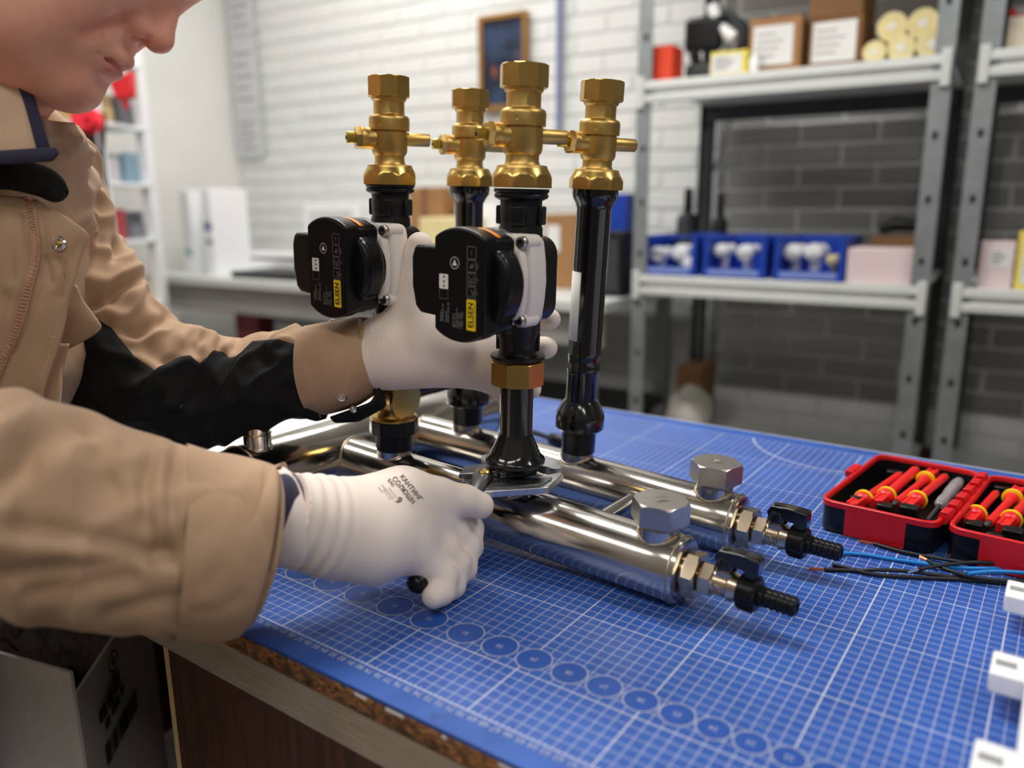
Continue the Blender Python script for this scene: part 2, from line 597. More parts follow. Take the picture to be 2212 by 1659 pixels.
# ================================================================== workbench
def wood(name, a, b, sx, scale=60, rough=.6):
    t = NT(name)
    nz_ = t.noise(scale, 5, .6, t.stretch(sx))
    t.l(t.mix(t.ramp(nz_, .32, .68), a, b), t.b.inputs['Base Color'])
    t.b.inputs['Roughness'].default_value = rough
    t.bump(nz_, .25, .0006)
    return t.m
M_GREYLAM = wood('grey_laminate', srgb(150, 136, 120), srgb(178, 164, 146), (2, 60, 60), 12)
M_DARKLAM = wood('dark_brown_laminate', srgb(58, 38, 32), srgb(92, 54, 40), (26, 26, 2), 4, .45)
tt = NT('chipboard')
vo = tt.n('ShaderNodeTexVoronoi'); vo.inputs['Scale'].default_value = 420
tt.l(tt.stretch((.5, 1, 1)), vo.inputs['Vector'])
cc = tt.mix(tt.ramp(vo.outputs['Color'], .1, .9), srgb(84, 56, 34), srgb(186, 128, 78))
cc = tt.mix(tt.ramp(tt.noise(70, 4), .45, .7), cc, srgb(66, 46, 30))
tt.l(cc, tt.b.inputs['Base Color']); tt.b.inputs['Roughness'].default_value = .85
tt.bump(vo.outputs['Distance'], .8, .002)
M_CHIP = tt.m
M_CHIPL = mat('raw_chipboard_edge', srgb(205, 180, 132), .9, var=.25, scale=400, bump=.4, bscale=500)

bench = thing('workbench', 'workbench with worn chipboard edge, grey laminate rim and dark brown panel', 'workbench', (0, .4, FLOOR))
X0, X1, Y0, Y1 = -1.25, 1.15, -.026, .802
m = MB(); m.box(((X0 + X1) / 2, (Y0 + Y1) / 2, -.0125), ((X1 - X0) / 2, (Y1 - Y0) / 2, .0085)); m.build('chipboard_top', M_CHIP, bench, bevel=.0015)
m = MB(); m.box(((X0 + X1) / 2, (Y0 + Y1) / 2 + .0015, -.0035), ((X1 - X0) / 2, (Y1 - Y0) / 2 - .0015, .0005)); m.build('laminate_top', M_WHITEP, bench)
m = MB(); m.box(((X0 + X1) / 2, (Y0 + Y1) / 2 + .001, -.0405), ((X1 - X0) / 2, (Y1 - Y0) / 2 - .001, .0190)); m.build('worktop', M_GREYLAM, bench, bevel=.001)
m = MB(); m.box(((-.247 + X1) / 2, -.022 + .009, (FLOOR - .0605) / 2), ((X1 + .247) / 2 - .002, .009, (-.0605 - FLOOR) / 2)); m.build('front_panel', M_DARKLAM, bench)
m = MB(); m.box((-.2485, -.013, (FLOOR - .0605) / 2), (.004, .0092, (-.0605 - FLOOR) / 2)); m.build('panel_edge', M_CHIPL, bench)
for (x, y) in ((X0 + .05, Y0 + .05), (X0 + .05, Y1 - .05), (X1 - .05, Y1 - .05), (-.2, Y1 - .05)):
    m = MB(); m.box((x, y, (FLOOR - .0605) / 2), (.03, .03, (-.0605 - FLOOR) / 2)); m.build('leg', M_DARKLAM, bench, bevel=.002)
# worn white flecks of the old laminate along the chipboard edge
for (x, l) in ((.021, .012), (.055, .017), (.101, .004), (.153, .012), (.165, .006), (.186, .012), (.21, .02)):
    m = MB(); m.box((x, Y0 - .0002, -.0052), (l / 2, .0004, .0010)); m.build('laminate_chip', M_WHITEP, bench)
m = MB(); m.cyl((.142, Y0 - .0002, -.051), (.142, Y0 + .004, -.051), .0028, seg=12); m.build('screw_hole', M_BLACKINK, bench)

# ------------------------------------------------------------------ cutting mat
t = NT('cutting_mat')
sep = t.n('ShaderNodeSeparateXYZ'); t.l(t.tc.outputs['Object'], sep.inputs[0])
X, Y = sep.outputs[0], sep.outputs[1]
def line(coord, pitch, half, off=0.):
    a = t.math('ADD', coord, off + 100 * pitch + pitch / 2)
    f = t.math('SUBTRACT', t.math('MODULO', a, pitch), pitch / 2)
    return t.ramp(t.math('ABSOLUTE', f), half + .00012, half - .00012)
AND = lambda a, b: t.math('MULTIPLY', a, b)
OR = lambda a, b: t.math('MAXIMUM', a, b)
inside = AND(AND(t.math('GREATER_THAN', Y, -.0004), t.math('LESS_THAN', Y, .7604)), AND(t.math('GREATER_THAN', X, -.4004), t.math('LESS_THAN', X, .8004)))
thin = OR(line(X, .01, .00028), line(Y, .01, .00028))
bold = OR(line(X, .1, .00055), line(Y, .1, .00050, .04))
ruler = t.ramp(t.math('ABSOLUTE', Y), .0008, .00055)
tick = AND(line(X, .005, .00022), AND(t.math('GREATER_THAN', Y, -.0001), t.math('LESS_THAN', Y, .0028)))
ro, ri = .512, .509
dx = t.math('SUBTRACT', X, .17); dy = t.math('SUBTRACT', Y, .80)
rad = t.math('SQRT', t.math('ADD', t.math('MULTIPLY', dx, dx), t.math('MULTIPLY', dy, dy)))
arc = t.ramp(t.math('ABSOLUTE', t.math('SUBTRACT', rad, .13)), .0012, .0008)
ink = AND(inside, OR(OR(t.math('MULTIPLY', thin, .80), bold), OR(OR(ruler, tick), arc)))
wear = t.noise(9, 5, .65)
blue = t.mix(t.ramp(wear, .3, .7), srgb(38, 78, 156), srgb(54, 98, 182))
dirt = t.ramp(t.noise(16, 4, .6), .66, .78)
blue = t.mix(t.math('MULTIPLY', dirt, .55), blue, srgb(34, 40, 62))
scuff = t.ramp(t.noise(60, 2, .5), .74, .80)
blue = t.mix(t.math('MULTIPLY', scuff, .4), blue, srgb(110, 136, 205))
inkc = t.mix(t.math('MULTIPLY', dirt, .6), srgb(196, 200, 212), srgb(120, 118, 112))
t.l(t.mix(ink, blue, inkc), t.b.inputs['Base Color'])
t.l(t.math('MULTIPLY_ADD', t.ramp(wear, .3, .7), .12, .30), t.b.inputs['Roughness'])
t.b.inputs['Specular IOR Level'].default_value = .45
t.bump(t.noise(900, 2), .05, .0003)
M_MAT = t.m
mt = MB(); mt.prism(rrect(1.255, .816, .012, 4, .202, .382), -.003, 0)
mat_o = mt.build('cutting_mat', M_MAT, None, smooth=False)
tag(mat_o, 'blue gridded cutting mat with white rulers and numbered circles', 'cutting mat')
M_MATBLUE = mat('mat_blue_print', srgb(42, 82, 164), .34, var=.06, scale=20, spec=.45)
# numbered circles: the number is the diameter in millimetres
cxs = {37: -.2045, 36: -.1645, 35: -.1245, 34: -.0845, 33: -.0445, 32: -.0045, 31: .0355, 30: .0706, 29: .1036, 28: .1357, 27: .1655, 26: .1953,
       25: .2231, 24: .2493, 23: .2748, 22: .2995, 21: .3232, 20: .346, 19: .368}
disc = MB(); ring = MB()
for nmb, cx in cxs.items():
    r = nmb / 2000
    seg = 56
    disc.prism([(cx + r * math.cos(2 * PI * k / seg), .0793 + r * math.sin(2 * PI * k / seg)) for k in range(seg)], .00002, .00015)
    rows = [[Vector((cx + q * math.cos(2 * PI * k / seg), .0793 + q * math.sin(2 * PI * k / seg), .0002)) for k in range(seg)] for q in (r - .00045, r + .00045)]
    ring.grid(rows, wrap=True)
    text(str(nmb), .0062, frame((cx, .0793, .00022), (-1, 0, 0), (0, -1, 0), (0, 0, 1)), M_MATINK, mat_o, 'numeral_print', join='circnum')
disc.build('circle_field', M_MATBLUE, mat_o, smooth=False)
ring.build('circle_print', M_MATINK, mat_o, smooth=False)
for k in range(40, 108):
    text(str(k), .0072, frame(((80 - k) / 100 - .001, -.0052, .0002), (-1, 0, 0), (0, -1, 0), (0, 0, 1)), M_MATINK, mat_o, 'numeral_print', join='rulnum')
# ================================================================== stainless manifold
AL, TH = math.radians(2.1), math.radians(-2.0)
MU = Vector((math.cos(TH) * math.cos(AL), math.sin(TH) * math.cos(AL), -math.sin(AL)))
MN = Vector((-math.sin(TH), math.cos(TH), 0))
MW = MU.cross(MN)
MO = Vector((.163, .2269, .0012))
ML = frame(MO, MU, MN, MW)                          # manifold space: t along the tubes, n across, h up
RB = .126                                           # rear tube offset
HA = .0303                                          # tube axis height
def riser_frame(t, n, lean=0.):
    u2 = (MU * math.cos(lean) - MW * math.sin(lean)).normalized()
    w2 = (MW * math.cos(lean) + MU * math.sin(lean)).normalized()
    return frame(ML @ Vector((t, n, 0)), u2, MN, w2)
R_FP = riser_frame(-.1885, 0)
R_FL = riser_frame(-.3594, 0)
R_BR = riser_frame(-.1958, RB, .026)
R_BB = riser_frame(-.3580, RB)

man = thing('manifold', 'stainless steel heating manifold of two welded tubes lying on the mat', 'manifold', MO)
def weld_ring(c, r, axis, tr=.0016, seg=40, M=ML, wob=.0004):
    a = Vector(axis).normalized(); x = a.orthogonal().normalized(); y = a.cross(x)
    pts = [Vector(c) + x * (r * math.cos(2 * PI * k / seg)) + y * (r * math.sin(2 * PI * k / seg)) for k in range(seg + 1)]
    return MB(M).tube(pts, tr, 6)
for n_ in (0, RB):
    m = MB(ML); m.lathe([(.0300, -.430), (.0302, -.03), (.0302, -.0035), (.0288, 0), (.0255, .0008)], (0, n_, HA), (1, 0, 0), 48)
    m.build('tube', M_STEEL, man, angle=50)
    weld_ring((-.0045, n_, HA), .0301, (1, 0, 0), .0012).build('weld', M_WELD, man)
    # saddle weld where the tube meets the cross cylinder
    pts = []
    for k in range(49):
        a = 2 * PI * k / 48
        y, z = .0302 * math.cos(a), .0302 * math.sin(a)
        pts.append((-.463 + math.sqrt(.044 ** 2 - z * z), n_ + y, HA + z))
    MB(ML).tube(pts, .0013, 6).build('weld', M_WELD, man)
m = MB(ML); m.lathe([(.020, -.154), (.034, -.150), (.0425, -.141), (.044, -.130), (.044, .272), (.0425, .281), (.034, .289), (.020, .293)], (-.463, 0, HA), (0, 1, 0), 56)
m.build('cross_cylinder', M_STEEL, man, angle=60)
for n_ in (-.130, .272):
    weld_ring((-.463, n_, HA), .0442, (0, 1, 0), .0012, 56).build('weld', M_WELD, man)
# chrome nozzle on the cylinder
m = MB(ML); m.lathe([(.0165, .070), (.0150, .0745), (.0148, .086), (.0140, .088), (.0128, .112), (.0128, .130)], (-.458, -.110, 0), (0, 0, 1), 32)
m.build('nozzle', M_CHROME, man, angle=50)
weld_ring((-.458, -.110, .0875), .0147, (0, 0, 1), .0007, 32).build('nozzle_ring', M_BRASSN, man)
# spacer rod between the tubes
m = MB(ML); m.lathe([(.0068, 0), (.0068, .074)], (-.105, .026, .040), (0, 1, 0), 24); m.build('spacer_rod', M_STEEL, man, angle=50)
weld_ring((-.105, .0295, .040), .0070, (0, 1, 0), .0010, 24).build('weld', M_WELD, man)
weld_ring((-.105, .0965, .040), .0070, (0, 1, 0), .0014, 24).build('weld', M_WELD, man)
# stubs for the risers and the plugs
def stub(t, n_, r, h1, name='riser_stub'):
    m = MB(ML); m.lathe([(r, .045), (r, h1)], (t, n_, 0), (0, 0, 1), 32); m.build(name, M_STEEL, man, angle=50)
    pts = []
    for k in range(41):
        a = 2 * PI * k / 40
        y = (r + .0004) * math.sin(a)
        pts.append((t + (r + .0004) * math.cos(a), n_ + y, HA + math.sqrt(max(.0302 ** 2 - y * y, 0)) + .0002))
    MB(ML).tube(pts, .0010, 6).build('weld', M_WELD, man)
for t_, n_ in ((-.1885, 0), (-.3594, 0), (-.1958, RB), (-.3580, RB)):
    stub(t_, n_, .0185, .0655)
def hexpoly(R, ph=0.):
    return [(R * math.cos(ph + k * PI / 3), R * math.sin(ph + k * PI / 3)) for k in range(6)]
def chamfer_nut(R, h0, h1, c, M, ph=0., sides=6, top=True, bot=True, hk=.55):
    """nut with a turned chamfer: intersect a prism with a cone, as polygonal rings"""
    seg = sides * 10
    ap = R * math.cos(PI / sides)
    mb = MB(M)
    rows = []
    def rad(a, h):
        aa = ((a - ph) % (2 * PI / sides)) - PI / sides
        rp = ap / math.cos(aa)
        lim = 1e9
        if top: lim = min(lim, R - c + (h1 - h) / max(c * hk, 1e-6) * c)
        if bot: lim = min(lim, R - c + (h - h0) / max(c * hk, 1e-6) * c)
        return min(rp, lim)
    q_ = c * hk
    hs = ([h0 + q_ * k / 6 for k in range(7)] if bot else [h0]) + ([h1 - q_ * k / 6 for k in range(6, -1, -1)] if top else [h1])
    for h in hs:
        rows.append([Vector((rad(2 * PI * k / seg + ph, h) * math.cos(2 * PI * k / seg + ph), rad(2 * PI * k / seg + ph, h) * math.sin(2 * PI * k / seg + ph), h)) for k in range(seg)])
    mb.grid(rows, wrap=True)
    n0 = len(mb.v) - seg
    mb.f.append(tuple(range(seg - 1, -1, -1))); mb.f.append(tuple(n0 + k for k in range(seg)))
    return mb
for n_, t_ in ((0, -.0275), (RB, -.0300)):
    stub(t_, n_, .0185, .0660, 'plug_stub')
    m = MB(ML); m.lathe([(.0172, .064), (.0185, .0665), (.0172, .0685), (.0182, .0700), (.0172, .072)], (t_, n_, 0), (0, 0, 1), 32); m.build('plug_thread', M_STEELR, man, angle=60)
    pl = chamfer_nut(.0262, .0710, .0905, .0030, ML @ Matrix.Translation((t_, n_, 0)), .25, 6, True, False).build('hex_plug', M_STEELR, man, angle=25)
    F_ = ML @ Matrix.Translation((t_, n_, .0907)) @ Matrix.Rotation(.5 if n_ else .9, 4, 'Z')
    lg = MB(F_); rr = [(-.006, -.005), (.006, -.005), (.008, .004), (-.004, .006)]
    for i in range(4):
        a, b = rr[i], rr[(i + 1) % 4]
        lg.tube([(a[0], a[1], 0), (b[0], b[1], 0)], .0003, 4)
    lg.tube([(.004, -.0025, 0), (-.001, -.003, 0), (-.002, 0, 0), (.003, .001, 0), (.003, .003, 0), (-.002, .004, 0)], .0004, 4)
    lg.build('stamped_mark', M_STEELR, pl)

# ------------------------------------------------------------------ drain valves on the tube ends
def drain_valve():
    t = thing('drain_valve', '', 'valve', (0, 0, 0), 'drain valves on the manifold tube ends')
    A = (1, 0, 0)
    h = MB(); h.lathe([(.0150, -.001), (.0150, .004)], (0, 0, 0), A, 32); h.build('gasket_ring', M_NICKEL, t)
    RY = Matrix.Rotation(PI / 2, 4, 'Y')
    hx = chamfer_nut(.0215, .003, .015, .0022, RY, .3).build('reducer_nut', M_NICKEL, t, angle=25)
    hx2 = chamfer_nut(.0150, .0165, .0270, .0016, RY, .1).build('body_nut', M_NICKEL, t, angle=25)
    m = MB(); m.lathe([(.0085, .0148), (.0085, .020)], (0, 0, 0), A, 24); m.build('thread', M_BRASSN, t)
    m = MB(); m.lathe([(.0130, .0265), (.0112, .0285), (.0112, .0400), (.0128, .0415), (.0128, .0440), (.0115, .0460), (.0115, .050)], (0, 0, 0), A, 28)
    m.box((.0365, 0, .0095), (.0068, .0068, .004)); m.cyl((.0365, 0, .010), (.0365, 0, .017), .0060, seg=18)
    bd = m.build('body', M_NICKEL, t, angle=40)
    # rounded-square mark with an S on the body, facing the bench front
    F_ = frame((.0340, -.0114, -.001), (1, 0, 0), (0, 0, 1), (0, -1, 0))
    mk = MB(F_); q = rrect(.008, .008, .0018, 4); q.append(q[0])
    mk.tube([(a, b, 0) for a, b in q], .00035, 4)
    mk.tube([(.002, .0022, 0), (-.0012, .0022, 0), (-.002, .001, 0), (.0018, -.0008, 0), (.0012, -.0022, 0), (-.002, -.0022, 0)], .0004, 4)
    mk.build('stamped_mark', M_NICKEL, bd)
    # black lever
    m = MB(); m.lathe([(.0098, .0160), (.0100, .0185), (.0085, .0235), (.0085, .0262), (.0070, .0275)], (.0365, 0, 0), (0, 0, 1), 24)
    m.prism([(-.0075, .0200), (-.0095, .0250), (-.006, .0320), (.010, .0335), (.0275, .0325), (.0290, .0310), (.0290, .0185), (.0265, .0150), (.0185, .0150), (.0165, .0200), (.006, .0205)],
            -.0068, .0068, axes=((1, 0, 0), (0, 0, 1), (0, 1, 0), (.0365, 0, 0)))
    lv = m.build('lever', M_BLACKG, t, bevel=.0009, angle=40)
    m = MB(); m.cyl((.0350, 0, .0318), (.0350, 0, .0332), .0030, seg=14); m.build('lever_dimple', M_BLACKINK, lv)
    # ribbed hose nut and hose tail
    m = MB(); m.lathe([(.0125, .0490), (.0150, .0505), (.0152, .0640), (.0135, .0660), (.0080, .0668)], (0, 0, 0), A, 36)
    nut = m.build('hose_nut', M_BLACKP, t, angle=40)
    for k in range(18):
        a = 2 * PI * k / 18
        m = MB(Matrix.Rotation(a, 4, 'X')); m.box((.0575, 0, .0154), (.0058, .0009, .0007)); m.build('rib', M_BLACKP, nut)
    m = MB(); pr = [(.0090, .0660), (.0090, .0700)]
    for k in range(5):
        x = .0715 + k * .0050
        pr += [(.0075, x), (.0088, x + .0008), (.0078, x + .0046)]
    pr += [(.0064, .0975), (.0045, .0975), (.0045, .080)]
    m.lathe(pr, (0, 0, 0), A, 28, closed=True); m.build('hose_tail', M_BLACKP, t, angle=40)
    return t
dv = drain_valve()
dv['label'] = 'nickel drain valve with black lever on the front tube end'
dv.matrix_basis = ML @ Matrix.Translation((.0003, 0, HA))
dv2 = copy_tree(dv)
dv2['label'] = 'nickel drain valve with black lever on the rear tube end, near the tool case'
dv2.matrix_basis = ML @ Matrix.Translation((.0003, RB, HA)) @ Matrix.Rotation(.05, 4, 'X')
text('VTP', .0052, ML @ frame((.0096, -.0189, HA - .004), (0, -.12, 1), (-1, 0, 0), (0, -1, -.12)), M_STEELR, man, 'stamped_letters')

# ------------------------------------------------------------------ brass ball valves
def ball_valve():
    t = thing('ball_valve', '', 'valve', (0, 0, 0), 'brass ball valves on top of the risers')
    nut = chamfer_nut(.0284, .3530, .3712, .0056, Matrix(), .35, 8, True, False, 1.75).build('union_nut', M_BRASSN, t, angle=22)
    m = MB(); m.lathe([(.0235, .3700), (.0225, .3725), (.0165, .3735), (.0152, .3760), (.0152, .3815), (.0172, .3835), (.0182, .3865), (.0184, .4050), (.0176, .4056), (.0176, .4060),
                       (.0206, .4066), (.0208, .4170), (.0203, .4195), (.0190, .4207), (.0160, .4222), (.0157, .4235), (.0157, .4345), (.0176, .4362), (.0178, .4392)], (0, 0, 0), (0, 0, 1), 48)
    m.build('body', M_BRASS, t, angle=40)
    m = MB(); m.lathe([(.0186, .4052), (.0188, .4056), (.0188, .4062), (.0180, .4066)], (0, 0, 0), (0, 0, 1), 40, closed=False)
    hx = chamfer_nut(.0222, .4388, .4585, .0016, Matrix(), .42, 8)
    hx.build('top_hex', M_BRASSN, t, angle=22)
    m = MB(); m.lathe([(.0165, .4585), (.0165, .4592), (.0135, .4592), (.0135, .450)], (0, 0, 0), (0, 0, 1), 32); m.build('socket_rim', M_BRASS, t)
    d = Vector((-.55, -.835, 0)).normalized()
    m = MB(); m.lathe([(.0118, .012), (.0106, .0200), (.0106, .0270), (.0110, .0275), (.0110, .0290)], (0, 0, .3985), d, 28); m.build('stem_boss', M_BRASS, t, angle=40)
    fr = frame((0, 0, .3985), d.cross(Vector((0, 0, 1))).normalized(), (0, 0, 1), d)
    fr = frame((0, 0, .3985), Vector((0, 0, 1)).cross(d).normalized(), (0, 0, 1), d)
    chamfer_nut(.0115, .0285, .0350, .0012, fr, .2).build('gland_nut', M_BRASSN, t, angle=22)
    m = MB(fr); m.prism(rrect(.0098, .0110, .0012, 2), .0345, .0440); st = m.build('stem', M_BRASSB, t, bevel=.0006)
    m = MB(fr); m.cyl((0, 0, .0435), (0, 0, .0446), .0022, seg=10); m.build('stem_hole', M_BLACKINK, st)
    m = MB(); m.lathe([(.0074, .014), (.0068, .019), (.0066, .0410), (.0060, .0418)], (0, 0, .3985), -d, 24); m.build('sensor_pocket', M_BRASS, t, angle=40)
    # cast marks
    fr2 = frame((0, 0, .4125), Vector((0, 0, 1)).cross(Vector((.38, -.925, 0))).normalized(), (0, 0, 1), (.38, -.925, 0))
    m = MB(fr2); m.tube([(.0019 * math.cos(a), .0019 * math.sin(a), .0208) for a in [math.radians(q) for q in range(50, 320, 30)]], .0003, 4); m.build('cast_mark', M_BRASS, t)
    fr3 = frame((0, 0, .429), Vector((0, 0, 1)).cross(Vector((.86, -.50, 0))).normalized(), (0, 0, 1), (.86, -.50, 0))
    m = MB(fr3); m.box((0, 0, .0155), (.0032, .0052, .0007)); cp = m.build('cast_plate', M_BRASS, t, bevel=.0004)
    return t
bv = ball_valve()
bv['label'] = 'largest brass ball valve, above the pump held by the gloved hand'
bv.matrix_basis = R_FP
for fr, lab in ((R_FL, 'brass ball valve above the far pump, leftmost of the four'), (R_BR, 'brass ball valve on the black pipe with the white sticker, rightmost of four'),
                (R_BB, 'brass ball valve farthest back, half behind the largest one')):
    c = copy_tree(bv); c['label'] = lab; c.matrix_basis = fr
bpy.data.objects[bv.name].name = 'ball_valve'

# ------------------------------------------------------------------ black riser pipes
def pipe(name, label, fr, prof, parts, cat='pipe', m=M_BLACKG):
    t = thing(name, label, cat, (0, 0, 0))
    b = MB(); b.lathe(prof, (0, 0, 0), (0, 0, 1), 40); b.build('pipe', m, t, angle=40)
    for nm, pr, mm, seg in parts:
        b = MB(); b.lathe(pr, (0, 0, 0), (0, 0, 1), seg); b.build(nm, mm, t, angle=30)
    t.matrix_basis = fr
    return t
collar = [('union_collar', [(.0255, .0925), (.0272, .0945), (.0272, .1080), (.0262, .1110), (.0215, .1215), (.0180, .1260)], M_BLACKG, 40),
          ('lower_nut', [(.0190, .0650), (.0190, .0900), (.0225, .0940)], M_BLACKM, 12)]
tube_prof = [(.0172, .120), (.0172, .1560), (.0180, .1580), (.0184, .1620), (.0176, .1650), (.0176, .1740), (.0184, .1770), (.0180, .1800), (.0180, .2700), (.0184, .2740), (.0184, .3330), (.0200, .3385), (.0232, .3440), (.0240, .3480), (.0240, .3532)]
pr_ = pipe('riser_pipe', 'glossy black riser pipe with a white sticker on the rear tube', R_BR, tube_prof, collar)
st = MB(R_BR); rows = []
for h in (.194, .268):
    rows.append([Vector((.0185 * math.cos(a), .0185 * math.sin(a), h)) for a in [math.radians(q) for q in range(-165, -82, 6)]])
st.grid(rows)
so = st.build('sticker', M_PAPER, pr_, normals=False)
sm = so.modifiers.new('thick', 'SOLIDIFY'); sm.thickness = .0003; sm.offset = 0
pipe('riser_pipe', 'glossy black riser pipe farthest back, behind the gloved hand', R_BB,
     [(.0163, .116), (.0163, .3330), (.0190, .3385), (.0228, .3440), (.0236, .3480), (.0236, .3532)],
     [('union_collar', [(.0250, .0900), (.0268, .0920), (.0268, .1040), (.0250, .1080), (.0195, .1200), (.0165, .1240)], M_BLACKG, 40),
      ('lower_nut', [(.0185, .0650), (.0185, .0890), (.0220, .0920)], M_BLACKM, 12)])
pipe('pump_stand_pipe', 'short black pipe gripped by the pliers below the near pump', R_FP,
     [(.0170, .0640), (.0170, .0790), (.0205, .0800), (.0240, .0830), (.0285, .0870), (.0298, .0890), (.0298, .0915), (.0285, .0935), (.0255, .0960), (.0235, .1010), (.0200, .1090), (.0175, .1150), (.0163, .1190), (.0163, .1800)],
     [('hex_collar', [(.0250, .0790), (.0262, .0800), (.0262, .0875), (.0250, .0885)], M_BLACKM, 6)])

# angle fitting with the blank disc under the far pump
t = thing('angle_fitting', 'brass angle fitting with a blank round disc on a black nut', 'fitting', (0, 0, 0))
b = MB(); b.lathe([(.0203, .0640), (.0207, .0670), (.0207, .0820), (.0235, .0850)], (0, 0, 0), (0, 0, 1), 40); b.build('black_adapter', M_BLACKM, t, angle=40)
chamfer_nut(.0272, .0835, .1000, .0016, Matrix(), .2, 12).build('black_nut', M_BLACKM, t, angle=20)
b = MB(); b.lathe([(.0262, .1000), (.0262, .1016), (.0230, .1034), (.0205, .1040), (.0203, .1060), (.0180, .1090), (.0160, .1200), (.0150, .1350), (.0150, .1900), (.0165, .1920)], (0, 0, 0), (0, 0, 1), 40); b.build('flange', M_BRASSB if False else M_BRASSN, t, angle=40)
b = MB(); b.lathe([(.0140, -.020), (.0180, -.010), (.0205, .004), (.0215, .0140), (.0222, .0165)], (0, 0, .1240), (1, 0, 0), 40); b.build('branch', M_BRASSN, t, angle=50)
b = MB(); b.lathe([(.0225, .0165), (.0226, .0190), (.0218, .0205)], (0, 0, .1240), (1, 0, 0), 44); b.build('blank_disc', M_BRASSN, t, angle=40)
b = MB(); b.tube([(0, .012, .126), (0, .04, .127), (0, .09, .128), (.001, .118, .126)], .0125, 20); b.build('bypass_pipe', M_BLACKM, t, angle=60)
t.matrix_basis = R_FL

# ------------------------------------------------------------------ circulation pumps
def pump(label, hc):
    t = thing('circulation_pump', label, 'pump', (0, 0, 0), 'circulation pumps on the manifold')
    AX = lambda o=(0, 0, hc): (Vector((1, 0, 0)), Vector((0, 0, 1)), Vector((0, -1, 0)), Vector(o))   # b, h, a
    # volute and flanged pipe ends
    b = MB(); b.prism(rrect(.064, .080, .018, 6), -.018, .0130, axes=AX()); b.build('volute', M_BLACKM, t, bevel=.004, bseg=3, angle=40)
    b = MB(); b.lathe([(.0262, hc - .0765), (.0262, hc - .0735), (.0190, hc - .0720), (.0178, hc - .0690), (.0185, hc - .0580), (.0210, hc - .0500), (.0210, hc - .030)], (0, 0, 0), (0, 0, 1), 32); b.build('inlet', M_BLACKM, t, angle=40)
    for a in (.5, 1.8, 3.6, 5.0):
        b = MB(Matrix.Rotation(a, 4, 'Z')); b.box((.0188, 0, hc - .060), (.0022, .0030, .0090)); b.build('rib', M_BLACKM, t, bevel=.001)
    b = MB(); b.lathe([(.0210, hc + .030), (.0205, hc + .046), (.0190, hc + .050), (.0195, hc + .054), (.0200, hc + .064), (.0192, hc + .066), (.0195, hc + .0710), (.0245, hc + .0735), (.0252, hc + .0760), (.0240, hc + .0775), (.0255, hc + .0790), (.0255, hc + .0815)], (0, 0, 0), (0, 0, 1), 32); b.build('outlet', M_BLACKM, t, angle=40)
    for a in (.3, 1.9, 3.4, 5.2):
        b = MB(Matrix.Rotation(a, 4, 'Z')); b.box((.0205, 0, hc + .058), (.0022, .0070, .0085)); b.build('rib', M_BLACKM, t, bevel=.0015)
    # white motor flange
    out = []
    for (sx, sy, a0) in ((1, 1, 0), (-1, 1, 90), (-1, -1, 180), (1, -1, 270)):
        for i in range(5):
            a = math.radians(a0 + 90 * i / 4)
            out.append((sx * .0275 + .0100 * math.cos(a), sy * .0305 + .0100 * math.sin(a)))
        if a0 == 90 or a0 == 270:
            out += [(sx * .0395, sy * .018), (sx * .0408, 0), (sx * .0395, -sy * .018)]
    b = MB(); b.prism(out, .0120, .0365, axes=AX((0, 0, hc + .002))); fl = b.build('motor_flange', M_PWHITE, t, bevel=.0035, bseg=3, angle=40)
    b = MB(); b.prism([(x * .93, y * .80) for x, y in out], .0355, .0460, axes=AX()); b.build('motor_body', M_PWHITE, t, bevel=.003, bseg=3, angle=40)
    for sx in (-1, 1):
        for sy in (-1, 1):
            b = MB(); b.cyl((sx * .0325, -.020, hc + .002 + sy * .0345), (sx * .0325, -.0390, hc + .002 + sy * .0345), .0064, .0060, seg=20); b.build('bolt_boss', M_PWHITE, fl, bevel=.0008)
            b = MB(); b.lathe([(.0050, .0375), (.0056, .0385), (.0056, .0430), (.0048, .0442), (.0030, .0442), (.0030, .0415)], (sx * .0325, 0, hc + .002 + sy * .0345), (0, -1, 0), 24)
            bo = b.build('bolt', M_STEELR, t, angle=40)
            b = MB(); b.cyl((sx * .0325, -.0418, hc + .002 + sy * .0345), (sx * .0325, -.0420, hc + .002 + sy * .0345), .0030, seg=6); b.build('bolt_socket', M_BLACKINK, bo)
    # black control head: upright block with round ends, side wings
    R_, hw = .0495, .0285
    a1 = math.acos(hw / R_)
    blk = [(R_ * math.cos(a), R_ * math.sin(a)) for a in [a1 + (PI - 2 * a1) * i / 16 for i in range(17)]]
    blk += [(-x, -y) for x, y in blk]
    b = MB(); b.prism([(x * .985, y * .955) for x, y in blk], .0440, .0720, axes=AX()); hd = b.build('control_head', M_BLACKP, t, bevel=.003, bseg=3, angle=40)
    b = MB(); b.prism(blk, .0690, .0870, axes=AX()); b.build('face_plate', M_BLACKP, t, bevel=.0022, bseg=3, angle=40)
    b = MB(); b.prism([(x * .93, y * .955) for x, y in blk], .0865, .0876, axes=AX()); fp = b.build('face_film', M_FACE, t, angle=40)
    hh = .0315
    def wing(r):
        a2 = math.asin(hh / r)
        return [(.020, -hh)] + [(r * math.cos(a), r * math.sin(a)) for a in [-a2 + 2 * a2 * i / 12 for i in range(13)]] + [(.020, hh)]
    b = MB(); b.prism(wing(.0385), .0440, .0510, axes=AX()); b.build('side_neck', M_BLACKP, hd, bevel=.001, bseg=2, angle=40)
    b = MB(); b.prism(wing(.0450), .0500, .0750, axes=AX()); b.build('side_wing', M_BLACKP, hd, bevel=.0060, bseg=5, angle=40)
    tb = [(-.026, -.0315), (-.054, -.0300), (-.060, -.0240), (-.0640, -.006), (-.0640, .020), (-.0610, .0285), (-.058, .0310), (-.026, .0315)]
